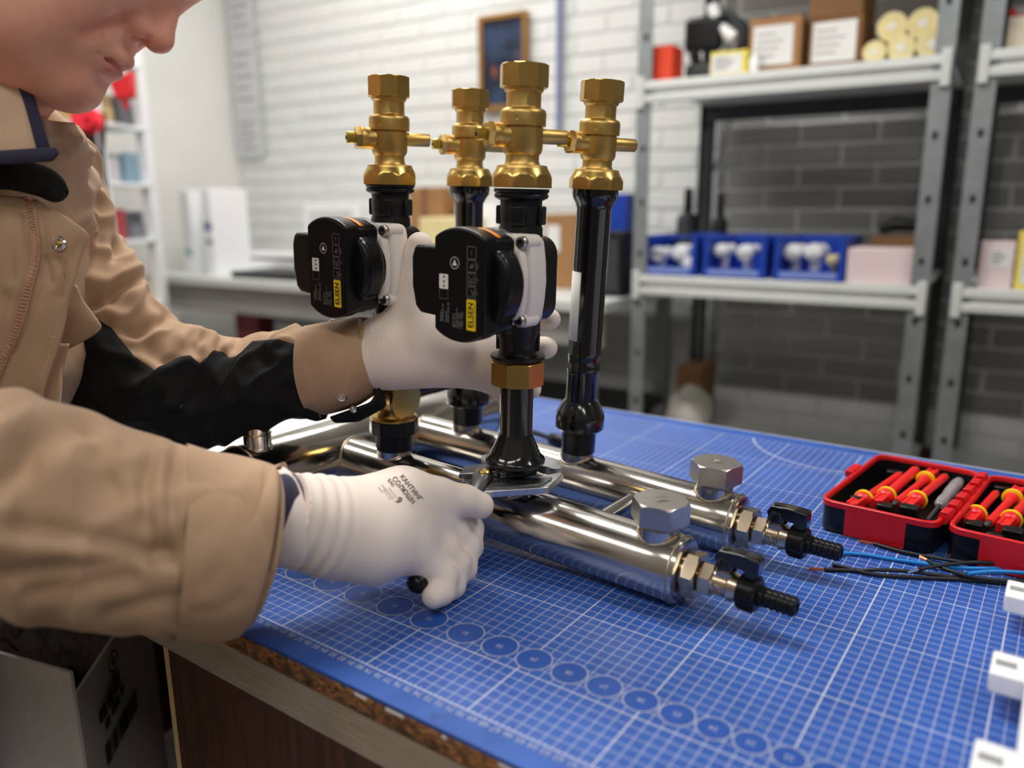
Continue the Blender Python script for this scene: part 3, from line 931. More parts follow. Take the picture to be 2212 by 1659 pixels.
    b = MB(); b.prism(tb, .0390, .0790, axes=AX()); b.build('terminal_box', M_BLACKP, t, bevel=.0030, bseg=3, angle=40)
    # printed film
    def F(bx, hy, up=True, a=.0878):
        if up:
            return frame((bx, -a, hc + hy), (0, 0, 1), (-1, 0, 0), (0, -1, 0))
        return frame((bx, -a, hc + hy), (1, 0, 0), (0, 0, 1), (0, -1, 0))
    def rect(bx, hy, w_, h_, mm, name, r=.001, a=.0877, th=.00008):
        q = MB(F(bx, hy, False, a)); q.prism(rrect(w_, h_, r, 3), 0, th); return q.build(name, mm, fp, smooth=False)
    def outline(bx, hy, w_, h_, mm, name, r=.001, lw=.0003):
        q = MB(F(bx, hy, False)); p0 = rrect(w_, h_, r, 3); p1 = rrect(w_ - 2 * lw, h_ - 2 * lw, max(r - lw, .0002), 3)
        q.grid([[Vector((x, y, 0)) for x, y in p0], [Vector((x, y, 0)) for x, y in p1]], wrap=True); return q.build(name, mm, fp, smooth=False)
    rect(.0149, -.0238, .0104, .0268, M_YELLOW, 'brand_label', .0012)
    text('ELSEN', .0078, F(.0146, -.0238, True, .08785), M_BLACKINK, fp, 'brand_print', bold=.00022, spacing=1.04)
    rect(.0186, -.0238, .0005, .0205, M_BLACKINK, 'brand_underline', .0002, .08782)
    for i, hy in enumerate((.0290, .0178, .0067, -.0045)):
        outline(.0149, hy, .0100, .0104, M_GREYINK, 'icon_frame', .0012)
        q = MB(F(.0149, hy))
        if i == 1:
            for r in (.0018, .0030, .0042):
                q.tube([(-.0022 + r * math.cos(a), -.0024 + r * math.sin(a), 0) for a in [PI / 2 * k / 6 for k in range(7)]], .00018, 4)
        elif i == 2:
            for yy in (-.0026, 0, .0026):
                q.tube([(-.003, yy, 0), (.003 if yy else .001, yy, 0)], .00018, 4)
            q.tube([(-.003, -.0030, 0), (-.003, .003, 0)], .00018, 4)
        elif i == 3:
            q.tube([(-.003, .003, 0), (-.003, -.003, 0), (.003, -.003, 0)], .00018, 4)
            q.tube([(-.002, -.002, 0), (.0025, .0005, 0)], .00018, 4)
        else:
            q.tube([(-.002, 0, 0), (.002, 0, 0)], .00015, 4)
        q.build('icon', M_GREYINK, fp)
    for hy, s_ in ((.0178, 'AUTO'), (.0067, 'CP'), (-.0045, 'PP')):
        text(s_, .0019, F(.0214, hy), M_GREYINK, fp, 'icon_caption')
    q = MB(F(-.0039, .0192)); q.grid([[Vector((r * math.cos(2 * PI * k / 32), r * math.sin(2 * PI * k / 32), 0)) for k in range(32)] for r in (.0043, .0054)], wrap=True); q.build('button_ring', M_GREYINK, fp, smooth=False)
    q = MB(F(-.0039, .0192)); q.prism([(-.0022, -.0026), (-.0022, .0026), (.0030, 0)], 0, .00005); q.build('button_arrow', M_WHITEINK, fp, smooth=False)
    wd = rect(-.0165, .0025, .0104, .0128, M_WHITEINK, 'indicator_window', .001)
    for k in (-.0040, 0, .0040):
        q = MB(F(-.0160, .0025 + k, True, .08786)); q.lathe([(.0010, 0), (.0010, .00004)], seg=16); q.build('indicator', M_BLACKINK, wd)
    outline(-.0165, -.0084, .0104, .0086, M_GREYINK, 'indicator_frame', .001, .0002)
    for bx, s_, sz in ((-.0198, 'Модель:', .0024), (-.0172, 'OPTIMUM V2', .0027), (-.0136, 'Артикул:', .0024), (-.0110, 'ECP01.25-8-180', .0027)):
        text(s_, sz, F(bx, -.0330), M_GREYINK, fp, 'type_print', 'LEFT', join=('tp', id(t)))
    for k, s_ in enumerate(('Ду 25, Н 8 м', 'IP44, F, TF110', '220-240 В 50/60 Гц', 'I макс. 1,05 А', 'P макс. 128 Вт', 'Р макс. 10 бар')):
        text(s_, .0021, F(-.0055 + k * .0021, -.0365), M_GREYINK, fp, 'type_print', 'LEFT', join=('tp', id(t)))
    # warning sticker on top of the head
    def arcpatch(a0, a1, p0, p1, mm, name, r=.0484):
        rows = []
        for aa in (p0, p1):
            rows.append([Vector((r * math.cos(q) * 1.0, -aa, hc + r * math.sin(q))) for q in [math.radians(a0 + (a1 - a0) * i / 8) for i in range(9)]])
        q = MB(); q.grid(rows); o = q.build(name, mm, hd, normals=False)
        md = o.modifiers.new('thick', 'SOLIDIFY'); md.thickness = .0003; md.offset = 0
        return o
    arcpatch(58, 88, .0610, .0665, M_ORANGE, 'warning_stripe')
    for k in range(6):
        arcpatch(60, 86, .0590 - k * .0032, .0584 - k * .0032, M_GREYINK, 'warning_print')
    return t
p2_ = pump('near circulation pump with black head and white flange, held by the gloved hand', .2705)
p2_.matrix_basis = R_FP
p1_ = pump('far circulation pump with black head, left of the gloved thumb', .2722)
p1_.matrix_basis = R_FL
# brass union nut below the near pump
un = thing('union_nut', 'wide brass union nut under the near pump', 'nut', (0, 0, 0))
chamfer_nut(.0272, .1685, .1915, .0016, Matrix(), .28, 8).build('nut_body', M_BRASSN, un, angle=22)
un.matrix_basis = R_FP
un2 = thing('union_nut', 'brass union nut under the far pump, behind the cuff', 'nut', (0, 0, 0))
chamfer_nut(.0262, .1880, .2020, .0016, Matrix(), .28, 8).build('nut_body', M_BRASSN, un2, angle=22)
un2.matrix_basis = R_FL
# ================================================================== water pump pliers
pl = thing('pliers', 'grey steel water pump pliers gripping the collar under the near pump', 'pliers', MO)
def slab(poly, h0, h1, name, m, bevel=.0008, par=None, tilt=0.):
    b = MB(ML); b.prism(poly, h0, h1); return b.build(name, m, par or pl, bevel=bevel, angle=40)
M_PLIER = mat('plier_steel', srgb(196, 196, 198), .32, 1., var=.12, scale=90, bump=.1, bscale=900, bdist=.0002)
M_PLIERD = mat('burnished_plier_steel', srgb(128, 128, 130), .34, 1., var=.15, scale=90)
# rear jaw behind the collar, front jaw with the toothed slot
slab([(-.232, .000), (-.240, .010), (-.236, .022), (-.215, .036), (-.197, .048), (-.180, .052), (-.166, .046), (-.155, .034), (-.160, .028), (-.172, .024), (-.190, .030), (-.206, .026), (-.215, .012), (-.216, -.006)], .0715, .0800, 'rear_jaw', M_PLIER)
fj = slab([(-.208, -.060), (-.216, -.046), (-.214, -.028), (-.204, -.022), (-.186, -.020), (-.172, -.016), (-.160, .010), (-.154, .027), (-.1485, .028), (-.144, .010), (-.139, -.012), (-.143, -.019), (-.160, -.038), (-.176, -.058), (-.190, -.068)], .0700, .0770, 'front_jaw', M_PLIER)
slab([(-.205, -.056), (-.211, -.046), (-.209, -.034), (-.190, -.032), (-.176, -.027), (-.150, .010), (-.147, .004), (-.146, -.010), (-.162, -.034), (-.182, -.058), (-.194, -.062)], .0768, .0782, 'slot_recess', M_PLIERD, .0003, fj)
for k in range(11):
    t_ = k / 10
    x, y = -.185 + .029 * t_, -.0375 + .033 * t_
    b = MB(ML); b.cyl((x, y, .0775), (x, y, .0788), .0016, seg=8); b.build('slot_tooth', M_BLACKM, fj)
# upper jaw arm and its little wing
slab([(-.216, -.054), (-.224, -.034), (-.218, -.018), (-.205, -.012), (-.192, -.010), (-.184, -.005), (-.180, -.010), (-.181, -.021), (-.186, -.026), (-.192, -.024), (-.198, -.030), (-.206, -.044)], .0780, .0835, 'upper_arm', M_PLIERD)
# pivot and lower handle sweeping under the hand
b = MB(ML); b.lathe([(.0062, .083), (.0062, .0855), (.0050, .0868), (.0020, .0870)], (-.1985, -.0365, 0), (0, 0, 1), 24); b.build('pivot', M_BRASSN, pl, angle=40)
def strap(pts, wd, th, name, m, bevel=.0015):
    P = [Vector(p) for p in pts]; rows = []
    for i, p in enumerate(P):
        tg = (P[min(i + 1, len(P) - 1)] - P[max(i - 1, 0)]).normalized()
        s_ = tg.cross(Vector((0, 0, 1))).normalized(); up = s_.cross(tg)
        w_ = wd[i] / 2; h_ = th[i] / 2
        rows.append([p + s_ * (w_ * math.cos(a)) + up * (h_ * math.sin(a)) for a in [2 * PI * k / 12 for k in range(12)]])
    b = MB(ML); b.grid(rows, wrap=True)
    b.f.append(tuple(range(11, -1, -1))); n0 = len(b.v) - 12; b.f.append(tuple(n0 + k for k in range(12)))
    return b.build(name, m, pl, angle=60)
strap([(-.204, -.030, .081), (-.196, -.044, .080), (-.187, -.062, .077), (-.182, -.080, .071)], [.020, .021, .017, .014], [.009, .010, .010, .009], 'handle_shank', M_PLIERD)
def wl_(*q): return [ML.inverted() @ W(*p) for p in q]
strap([(-.185, -.064, .0785)] + wl_((1020, 1096, .768), (985, 1150, .742), (940, 1210, .712), (914, 1242, .692), (898, 1264, .677), (893, 1271, .673)), [.012, .015, .017, .019, .0200, .018, .008], [.010, .014, .017, .019, .0200, .018, .008], 'grip', M_BLACKP)
strap([(-.204, -.056, .074), (-.206, -.080, .067), (-.200, -.110, .057), (-.190, -.140, .046)], [.012, .014, .015, .011], [.010, .012, .013, .010], 'grip', M_BLACKP)

# ================================================================== screwdriver case
def rpoly(pts, r, seg=5):
    out = []; n = len(pts)
    for i in range(n):
        p0, p1, p2 = [Vector((*pts[(i + k) % n], 0)) for k in (-1, 0, 1)]
        a = (p0 - p1).normalized(); b = (p2 - p1).normalized()
        ang = a.angle(b); d = r / math.tan(ang / 2)
        s0 = p1 + a * d; s1 = p1 + b * d
        for k in range(seg + 1):
            f = k / seg
            q = (s0 * (1 - f) + p1 * f) * (1 - f) + (p1 * (1 - f) + s1 * f) * f
            out.append((q.x, q.y))
    return out
def inset(poly, d):
    n = len(poly); out = []
    c = sum((Vector((*p, 0)) for p in poly), Vector()) / n
    for i in range(n):
        a = Vector((*poly[i - 1], 0)); b = Vector((*poly[(i + 1) % n], 0)); t_ = (b - a).normalized()
        nrm = Vector((-t_.y, t_.x, 0))
        p = Vector((*poly[i], 0))
        if (c - p).dot(nrm) < 0: nrm = -nrm
        q = p + nrm * d; out.append((q.x, q.y))
    return out
def tray(t, quad, red_edge, hgt=.036, r=.016):
    o = rpoly(quad, r); i1 = inset(o, .0030); i2 = inset(o, .0055)
    V = lambda P, z: [Vector((x, y, z)) for x, y in P]
    o2 = inset(o, .0025)
    b = MB(); b.grid([V(o2, 0), V(o, .0025), V(o, hgt - .006), V(i1, hgt - .006), V(i2, .004)], wrap=True)
    n = len(o); b.f.append(tuple(range(n - 1, -1, -1))); k = len(b.v) - n; b.f.append(tuple(k + j for j in range(n)))
    b.build('shell', M_BLACKP, t, angle=50)
    e = inset(o, -.0012)
    b = MB(); b.grid([V(i1, hgt - .0065), V(e, hgt - .0065), V(e, hgt - .001), V(inset(o, .0003), hgt), V(inset(o, .0020), hgt), V(i1, hgt - .001), V(i1, hgt - .0065)], wrap=True); b.build('rim', M_RED, t, angle=50)
    p, q = [Vector((*red_edge[k], 0)) for k in (0, 1)]
    d = (q - p).normalized(); nn = Vector((d.y, -d.x, 0))
    b = MB(); b.prism([(0, 0), ((q - p).length, 0), ((q - p).length, hgt - .002), (0, hgt - .002)], -.001, .0010, axes=(d, Z, nn, p + Z * .001)); b.build('side_band', M_RED, t, bevel=.0005)
    return o
case = thing('tool_case', 'open red and black screwdriver case on the mat beside the wires', 'tool case', (.34, .55, 0))
tray(case, [(.2175, .4620), (.3300, .4550), (.3500, .6550), (.2370, .6650)], [(.2440, .4604), (.3030, .4567)])
tray(case, [(.3395, .4550), (.4720, .4450), (.4860, .6450), (.3600, .6530)], [(.3680, .4528), (.4350, .4478)])
ax0, ax1 = Vector((.3335, .475, .033)), Vector((.3540, .640, .033))
b = MB(); b.tube([ax0, ax1], .0045, 12); hg = b.build('hinge', M_RED, case)
for k in range(6):
    p = ax0.lerp(ax1, .06 + k * .175)
    b = MB(frame(p, (ax1 - ax0).normalized(), Vector((1, -.1, 0)).normalized(), Z)); b.prism([(-.006, 0), (.006, 0), (.004, .0085), (-.004, .0085)], -.0085, .0085, axes=((0, 1, 0), (0, 0, 1), (1, 0, 0), (0, 0, 0))); b.build('hinge_knuckle', M_RED, hg, bevel=.0008)
b = MB(); b.box((.2238, .585, .033), (.0045, .016, .004), Matrix.Translation((.2238, .585, .033)) @ Matrix.Rotation(-.10, 4, 'Z') @ Matrix.Translation((-.2238, -.585, -.033))); b.build('latch', M_RED, case, bevel=.001)
for (x, y, sx, sy, h) in ((.2745, .506, .008, .007, .026), (.2985, .503, .009, .007, .030), (.262, .640, .010, .006, .022), (.245, .505, .006, .004, .028), (.3585, .504, .008, .008, .026), (.392, .500, .009, .008, .028), (.378, .492, .008, .003, .022), (.300, .642, .020, .004, .026), (.385, .636, .02, .004, .026)):
    b = MB(); b.box((x, y, h / 2 + .002), (sx, sy, h / 2)); b.build('holder', M_BLACKP, case, bevel=.0015)

def driver(p0, p1, label, handle=.034, r=.0040):
    """square red handle shank, yellow ring, insulated blade; p0 = handle end, p1 = tip"""
    t = thing('screwdriver_blade', label, 'screwdriver', (p0[0], p0[1], 0), 'insulated screwdriver blades in the case')
    p0 = Vector(p0); p1 = Vector(p1); L_ = (p1 - p0).length
    a = (p1 - p0).normalized(); s_ = Vector((0, 0, 1)).cross(a).normalized(); up = a.cross(s_)
    F_ = frame(p0, s_, up, a)
    b = MB(F_)
    for sx in (-1, 1):
        b.box((sx * .0042, 0, handle * .36), (.0018, .0058, handle * .36))
    b.box((0, 0, handle * .40), (.0030, .0048, handle * .40)); b.build('square_shank', M_REDI, t, bevel=.0008)
    b = MB(F_); b.lathe([(.0062, handle * .66), (.0090, handle * .78), (.0092, handle * .88)], (0, 0, 0), (0, 0, 1), 24); b.build('guard', M_REDI, t, angle=40)
    b = MB(F_); b.lathe([(.0092, handle * .88), (.0105, handle * .90), (.0105, handle * 1.0), (.0088, handle * 1.03)], (0, 0, 0), (0, 0, 1), 24); b.build('yellow_ring', M_YELP, t, angle=40)
    b = MB(F_); b.lathe([(.0075, handle * 1.02), (.0050, handle * 1.25), (r, handle * 1.4), (r, L_ - .010)], (0, 0, 0), (0, 0, 1), 18); b.build('insulated_blade', M_REDI, t, angle=40)
    b = MB(F_); b.lathe([(r * .72, L_ - .010), (r * .7, L_ - .003), (r * .3, L_)], (0, 0, 0), (0, 0, 1), 12); b.build('tip', M_DARKST, t, angle=40)
    return t
zD = .0235
driver((.2445, .486, zD), (.2705, .627, .027), 'red insulated screwdriver blade nearest the latch, thin shaft')
driver((.2655, .508, zD + .001), (.2835, .652, .028), 'thick red insulated screwdriver blade, second from the latch', .034, .0055)
driver((.3015, .652, zD + .002), (.2815, .512, .026), 'red insulated screwdriver blade lying the other way round in the left half', .034, .0042)
driver((.2950, .512, zD + .002), (.3160, .648, .027), 'red insulated screwdriver blade beside the clear tester', .034, .0046)
driver((.3530, .507, zD), (.3700, .622, .026), 'red insulated screwdriver blade nearest the hinge in the right half', .032, .0042)
driver((.3900, .640, zD + .002), (.3690, .502, .026), 'red insulated screwdriver blade lying the other way round in the right half', .034, .0044)
driver((.3830, .505, zD + .002), (.4060, .635, .027), 'thick red insulated screwdriver blade cut by the right edge of the picture', .034, .0055)
M_CLEAR = mat('clear_plastic', (.86, .86, .9), .12, trans=.75, ior=1.45, var=.05)
t = thing('voltage_tester', 'clear plastic voltage tester lying in the case by the hinge', 'tester', (.32, .57, 0))
a = Vector((.3165, .500, .020)); c = Vector((.3300, .645, .024)); d = (c - a).normalized()
b = MB(); b.tube([a, a + d * .055], .0022, 10); b.build('blade', M_DARKST, t)
b = MB(); b.lathe([(.0030, .050), (.0062, .056), (.0068, .070), (.0058, .080), (.0068, .095), (.0068, .130), (.0055, .142), (.0030, .146)], a, d, 20); b.build('handle', M_CLEAR, t, angle=50)
b = MB(); b.lathe([(.0020, .060), (.0020, .125)], a, d, 10); b.build('core', M_STEELR, t)

# ================================================================== cut wires
def c8(x, y, z):
    u, v = 1680 + x / 4.1466, 940 + y / 4.1466
    d = (RT * ((u - 1106) / FPX) + DN * ((v - 829.5) / FPX) + FW)
    return CAM + d * ((z - CAM.z) / d.z)
def wire(pts, m, label, strip=None, end='copper', r=.0019):
    t = thing('wire', label, 'wire', c8(*pts[0]), 'cut wires on the mat beside the tool case')
    P = [c8(*p) for p in pts]
    k0 = 1 if strip else 0
    Q = [Vector(q) for q in catmull(P[k0:], 5 * (len(P) - k0))]
    b = MB(); b.tube(Q, r, 10); b.build('insulation', m, t, angle=60)
    if strip:
        for k in range(7):
            o = Vector((0, .0007 * math.cos(k * .9), .0007 * math.sin(k * .9)))
            e = Vector((0, .0013 * math.cos(k * .9 + .5), .0013 * math.sin(k * .9 + .5)))
            b = MB(); b.tube([P[1] + o + (P[1] - P[0]).normalized() * .002, P[0] + e], .00042 if strip == 'copper' else .0006, 6)
            b.build('strand', M_COPPER if strip == 'copper' else M_CHROME, t)
    return t
wire([(735, 948, .0025), (862, 972, .0025), (1100, 1040, .0025), (1400, 1098, .003), (1700, 1140, .005), (2000, 1150, .005), (2300, 1165, .005)], M_BLACKW, 'black wire with bare copper end, nearest the tool case', 'copper')
wire([(487, 1070, .003), (620, 1058, .0025), (800, 1074, .0022), (1000, 1108, .0022), (1330, 1154, .0030), (1600, 1188, .0050), (1900, 1196, .0050), (2300, 1200, .0050)], M_BLUEW, 'long light blue wire among the black ones')
wire([(278, 1196, .0022), (415, 1202, .0022), (700, 1212, .0022), (900, 1206, .0060), (1190, 1222, .0060), (1500, 1262, .0035), (1900, 1300, .0025), (2300, 1330, .0022)], M_BLACKW, 'black wire with bare copper end, lying farthest left', 'copper')
wire([(1172, 1222, .0095), (1265, 1200, .0095), (1500, 1163, .0095), (1750, 1140, .0090), (2000, 1148, .0090), (2300, 1150, .0090)], M_BLACKW, 'black wire with a silver crimped end lying on top', 'tin')
wire([(492, 1160, .0022), (620, 1190, .0022), (850, 1245, .0022), (1200, 1272, .0022), (1600, 1290, .0022), (2000, 1322, .0022), (2300, 1345, .0022)], M_BLACKW, 'black wire without bare end, lowest on the mat')
wire([(1270, 1088, .0060), (1345, 1122, .0060), (1500, 1200, .0075), (1800, 1280, .0065), (2300, 1320, .0065)], M_BLACKW, 'black wire crossing over the blue one', 'copper')
wire([(1525, 1082, .0030), (1650, 1094, .0030), (1900, 1120, .0045), (2300, 1140, .0045)], M_BLACKW, 'black wire with bare copper end, just below the case corner', 'copper')
wire([(1995, 1078, .0080), (2112, 1108, .0080), (2300, 1150, .0085)], M_BLACKW, 'short black wire with copper end at the right edge', 'copper')
wire([(1700, 1240, .0095), (1900, 1222, .0100), (2100, 1226, .0095), (2300, 1240, .0090)], M_BLUEW, 'second light blue wire, at the right edge')

# ================================================================== white plastic trunking at the right edge
t = thing('cable_trunking', 'white plastic trunking with side tabs at the right edge of the mat', 'trunking', (.46, .25, 0))
b = MB(); b.box((.462, .22, .022), (.045, .225, .022)); b.build('body', M_WHITEP, t, bevel=.003, bseg=3)
b = MB(); b.box((.466, .22, .0475), (.040, .220, .0035)); b.build('lid', M_WHITEP, t, bevel=.002)
for y in (.355, .222, .105, .0):
    b = MB(); b.box((.4085, y, .0225), (.0125, .017, .0075)); tb = b.build('tab', M_WHITEP, t, bevel=.0015)
    b = MB(); b.box((.4050, y, .0302), (.0062, .0035, .0005)); b.build('tab_slot', M_GREYINK, tb)
# black plug lying behind the near riser
t = thing('cable_plug', 'small black plug lying on the mat behind the near riser', 'plug', (-.1, .52, 0))
p = Vector((-.190, .560, .010))
b = MB(); b.lathe([(.006, 0), (.009, .004), (.010, .03), (.008, .034)], p, (.9, -.2, .02), 18); b.build('body', M_BLACKP, t, angle=40)
b = MB(); b.tube([p, p - Vector((.03, -.01, 0)), p - Vector((.10, -.02, .005))], .004, 10); b.build('cord', M_BLACKP, t)
# ================================================================== background: storage racks
WT0 = .70
def RP(s, t, z):
    return RK + E_ * s + N_ * t + Vector((0, 0, z))
RM = frame(RK, E_, N_, Z)                           # rack space: s along the wall, t towards it, z up
def onp(u, v, t):
    """(s, z) where the sight line through (u, v) meets the plane t of rack space"""
    d = RT * ((u - 1106) / FPX) + DN * ((v - 829.5) / FPX) + FW
    p = CAM + d * ((RK + N_ * t - CAM).dot(N_) / d.dot(N_))
    return (p - RK).dot(E_), p.z
def rbox(name, m, par, s0, s1, t0, t1, z0, z1, bevel=.003, M=None):
    b = MB(M or RM); b.box(((s0 + s1) / 2, (t0 + t1) / 2, (z0 + z1) / 2), (abs(s1 - s0) / 2, abs(t1 - t0) / 2, abs(z1 - z0) / 2))
    return b.build(name, m, par, bevel=bevel)
SH = (.694, .131, -.455)
DEP = .62
def rack(s0, s1, label, zs):
    t = thing('storage_rack', label, 'rack', RP((s0 + s1) / 2, DEP / 2, FLOOR), 'steel storage racks along the wall')
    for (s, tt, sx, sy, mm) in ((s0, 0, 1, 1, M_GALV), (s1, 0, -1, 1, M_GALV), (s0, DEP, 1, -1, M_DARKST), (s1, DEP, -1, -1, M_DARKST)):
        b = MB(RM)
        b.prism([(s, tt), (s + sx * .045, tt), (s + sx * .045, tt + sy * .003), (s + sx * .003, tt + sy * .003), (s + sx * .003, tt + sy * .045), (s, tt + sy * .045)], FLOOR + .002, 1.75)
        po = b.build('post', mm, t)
        if tt == 0:
            for k in range(12):
                b = MB(RM); z = FLOOR + .3 + k * .155
                b.prism(rrect(.012, .020, .005, 3), -.0006, .0004, axes=((1, 0, 0), (0, 0, 1), (0, 1, 0), (s + sx * .024, 0, z))); b.build('slot', M_BLACKINK, po)
    for z in zs:
        rbox('shelf_deck', M_SHELF, t, s0 + .01, s1 - .01, .012, DEP - .02, z - .012, z, .001)
        b = MB(RM); b.prism([(.010, z), (-.006, z), (-.008, z - .022), (.004, z - .026), (.004, z - .036), (-.008, z - .040), (-.008, z - .060), (.010, z - .062)], s0 + .004, s1 - .004, axes=((0, 1, 0), (0, 0, 1), (1, 0, 0), (0, 0, 0)))
        b.build('front_beam', M_SHELF, t, bevel=.002)
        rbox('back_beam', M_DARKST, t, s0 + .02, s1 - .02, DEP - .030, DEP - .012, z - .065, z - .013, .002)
        for s in (s0 + .004, s1 - .026):
            rbox('beam_bracket', M_SHELF, t, s, s + .022, -.011, .004, z - .075, z + .012, .002)
    b = MB(RM); b.tube([(s0 + .01, DEP - .01, .60), (s0 + .02, DEP - .01, -.6)], .006, 6); b.build('brace', M_GALV, t)
    return t
rack(0, .822, 'grey steel rack with blue bins and cardboard boxes', (1.30,) + SH)
rack(.872, 1.69, 'grey steel rack cut by the right edge of the picture', (1.30,) + SH)

def carton(name, label, cat, s0, s1, t0, t1, z0, z1, m, lab=None, lm=None, rot=0., group=None):
    c = Vector(((s0 + s1) / 2, t0, 0))
    t = thing(name, label, cat, RM @ Vector(((s0 + s1) / 2, (t0 + t1) / 2, z0)), group)
    M = RM @ Matrix.Translation(c) @ Matrix.Rotation(rot, 4, 'Z') @ Matrix.Translation(-c)
    rbox('carton', m, t, s0, s1, t0, t1, z0, z1, .002, M)
    if lab:
        a, b_, c_, d_ = lab
        rbox('label', lm or M_PAPER, t, s0 + (s1 - s0) * a, s0 + (s1 - s0) * b_, t0 - .0012, t0 + .001, z0 + (z1 - z0) * c_, z0 + (z1 - z0) * d_, .0003, M)
        w_ = (s1 - s0)
        for k in range(4):
            zz = z0 + (z1 - z0) * (c_ + (d_ - c_) * (.22 + .18 * k))
            rbox('label_print', M_GREYINK, t, s0 + w_ * (a + .1 * (b_ - a)), s0 + w_ * (a + (.55 + .1 * (k % 3)) * (b_ - a)), t0 - .0018, t0 - .0010, zz, zz + .004, 0, M)
    return t
Z1, Z2, Z3 = SH
M_ORBOX = mat('orange_red_card', srgb(226, 70, 38), .6, var=.06)
M_YBOX = mat('yellow_edge_card', srgb(232, 214, 90), .6, var=.05)
M_PINK = mat('pale_pink_card', srgb(226, 206, 208), .7, var=.06, scale=200)
M_CREAM = mat('cream_roll', srgb(228, 214, 160), .7, var=.08, scale=60)
M_BIN = mat('blue_bin_plastic', srgb(22, 64, 168), .4, var=.06)
M_DKGREY = mat('dark_grey_rubber', srgb(52, 54, 58), .6, var=.15)
M_KRAFTD = mat('dark_cardboard', srgb(126, 90, 58), .85, var=.12, scale=18)
carton('small_box', 'orange red box at the left end of the upper shelf', 'box', .008, .095, .03, .12, Z1, Z1 + .100, M_ORBOX)
carton('small_box', 'small yellow box with white front on the upper shelf', 'box', .208, .312, .03, .10, Z1, Z1 + .066, M_YBOX, (.04, .86, .12, .86))
carton('cardboard_box', 'brown cardboard box with white label, left of the stacked pair', 'box', .302, .440, .08, .30, Z1, Z1 + .150, M_CARD, (.08, .86, .17, .86), rot=.04)
carton('cardboard_box', 'brown cardboard box with label, lower one of the stacked pair', 'box', .452, .590, .12, .34, Z1, Z1 + .140, M_KRAFTD, (.08, .90, .18, .92))
carton('cardboard_box', 'brown cardboard box with label, upper one of the stacked pair', 'box', .448, .586, .12, .34, Z1 + .1405, Z1 + .275, M_KRAFTD, (.08, .88, .42, .95))
t = thing('glue_bottle', 'small white bottle beside the yellow box on the upper shelf', 'bottle', RP(.325, .06, Z1))
b = MB(RM); b.lathe([(.013, 0), (.014, .004), (.014, .040), (.006, .048), (.005, .066)], (.327, .05, Z1), (0, 0, 1), 18); b.build('bottle_body', M_WHITEP, t, angle=50)
b = MB(RM); b.lathe([(.007, .066), (.006, .078)], (.327, .05, Z1), (0, 0, 1), 14); b.build('cap', M_WHITEP, t)
for i, (s, z, tt, r, lab) in enumerate(((.659, .837, .14, .037, 'upper left'), (.732, .842, .14, .037, 'upper right'), (.694, .7335, .07, .0335, 'lower middle'), (.764, .7335, .07, .036, 'lower right'), (.632, .725, .06, .028, 'small lower left'))):
    zc = max(z if i < 2 else Z1 + r + .002, Z1 + r + .002)
    if i < 2: zc = Z1 + .102
    t = thing('paper_roll', 'cream paper roll with white core, %s in the pile of five rolls' % lab, 'roll', RP(s, tt, Z1), 'paper rolls on the upper shelf')
    b = MB(RM); b.lathe([(r * .30, -.001), (r * .30, 0), (r, 0), (r, .30), (r * .3, .30)], (s, tt, zc), (0, 1, 0), 28); b.build('roll', M_CREAM, t, angle=40)
    b = MB(RM); b.lathe([(r * .30, -.0015), (r * .30, .02)], (s, tt, zc), (0, 1, 0), 18); b.build('core', M_PAPER, t, angle=40)
t = thing('hose_coil', 'black hose coil and tools behind the orange red box', 'hose', RP(.14, .25, Z1))
b = MB(RM)
for k in range(3):
    b.tube([(.15 + (.075 + .006 * k) * math.cos(a), .26 + .03 * k, Z1 + .125 + (.095 - .004 * k) * math.sin(a)) for a in [2 * PI * j / 24 for j in range(25)]], .014, 8)
b.build('coil', M_DKGREY, t)
rbox('handle', M_BLACKM, t, .07, .19, .18, .21, Z1 + .10, Z1 + .20, .02)
rbox('drum', M_DKGREY, t, .10, .19, .12, .16, Z1, Z1 + .055, .01)
b = MB(RM); b.tube([(.22, .2, Z1 + .13), (.17, .2, Z1 + .17), (.15, .2, Z1 + .23)], .018, 8); b.build('white_grip', M_WHITEP, t)
# blue bins with white fittings
def bin_(s0, s1, lab):
    t = thing('storage_bin', lab, 'bin', RP((s0 + s1) / 2, .15, Z2), 'blue open front bins on the middle shelf')
    z0, z1, t0, t1, w_ = Z2 + .001, Z2 + .118, .012, .30, .004
    b = MB(RM)
    b.box(((s0 + s1) / 2, (t0 + t1) / 2, z0 + .002), ((s1 - s0) / 2, (t1 - t0) / 2, .002))
    b.build('base', M_BIN, t)
    for s in (s0 + .008, s1 - .008): rbox('side_wall', M_BIN, t, s - .008, s + .008, t0, t1, z0, z1, .002)
    rbox('back_wall', M_BIN, t, s0, s1, t1 - w_, t1, z0, z1, .002)
    rbox('front_lip', M_BIN, t, s0, s1, t0 - .004, t0 + .004, z0, z0 + .026, .002)
    rbox('label_strip', mat('pale_blue_strip', srgb(132, 152, 214), .5, var=.03), t, s0 + .018, s1 - .018, t0 - .0055, t0 - .003, z0 + .008, z0 + .022, .0005)
    rbox('top_rail', M_BIN, t, s0, s1, t0, t0 + .006, z1 - .006, z1 + .002, .001)
for s0, s1, lab in ((.018, .198, 'blue open front bin at the left end of the middle shelf'), (.218, .402, 'blue open front bin in the middle of the row of three'), (.424, .612, 'blue open front bin beside the pale pink box')):
    bin_(s0, s1, lab)
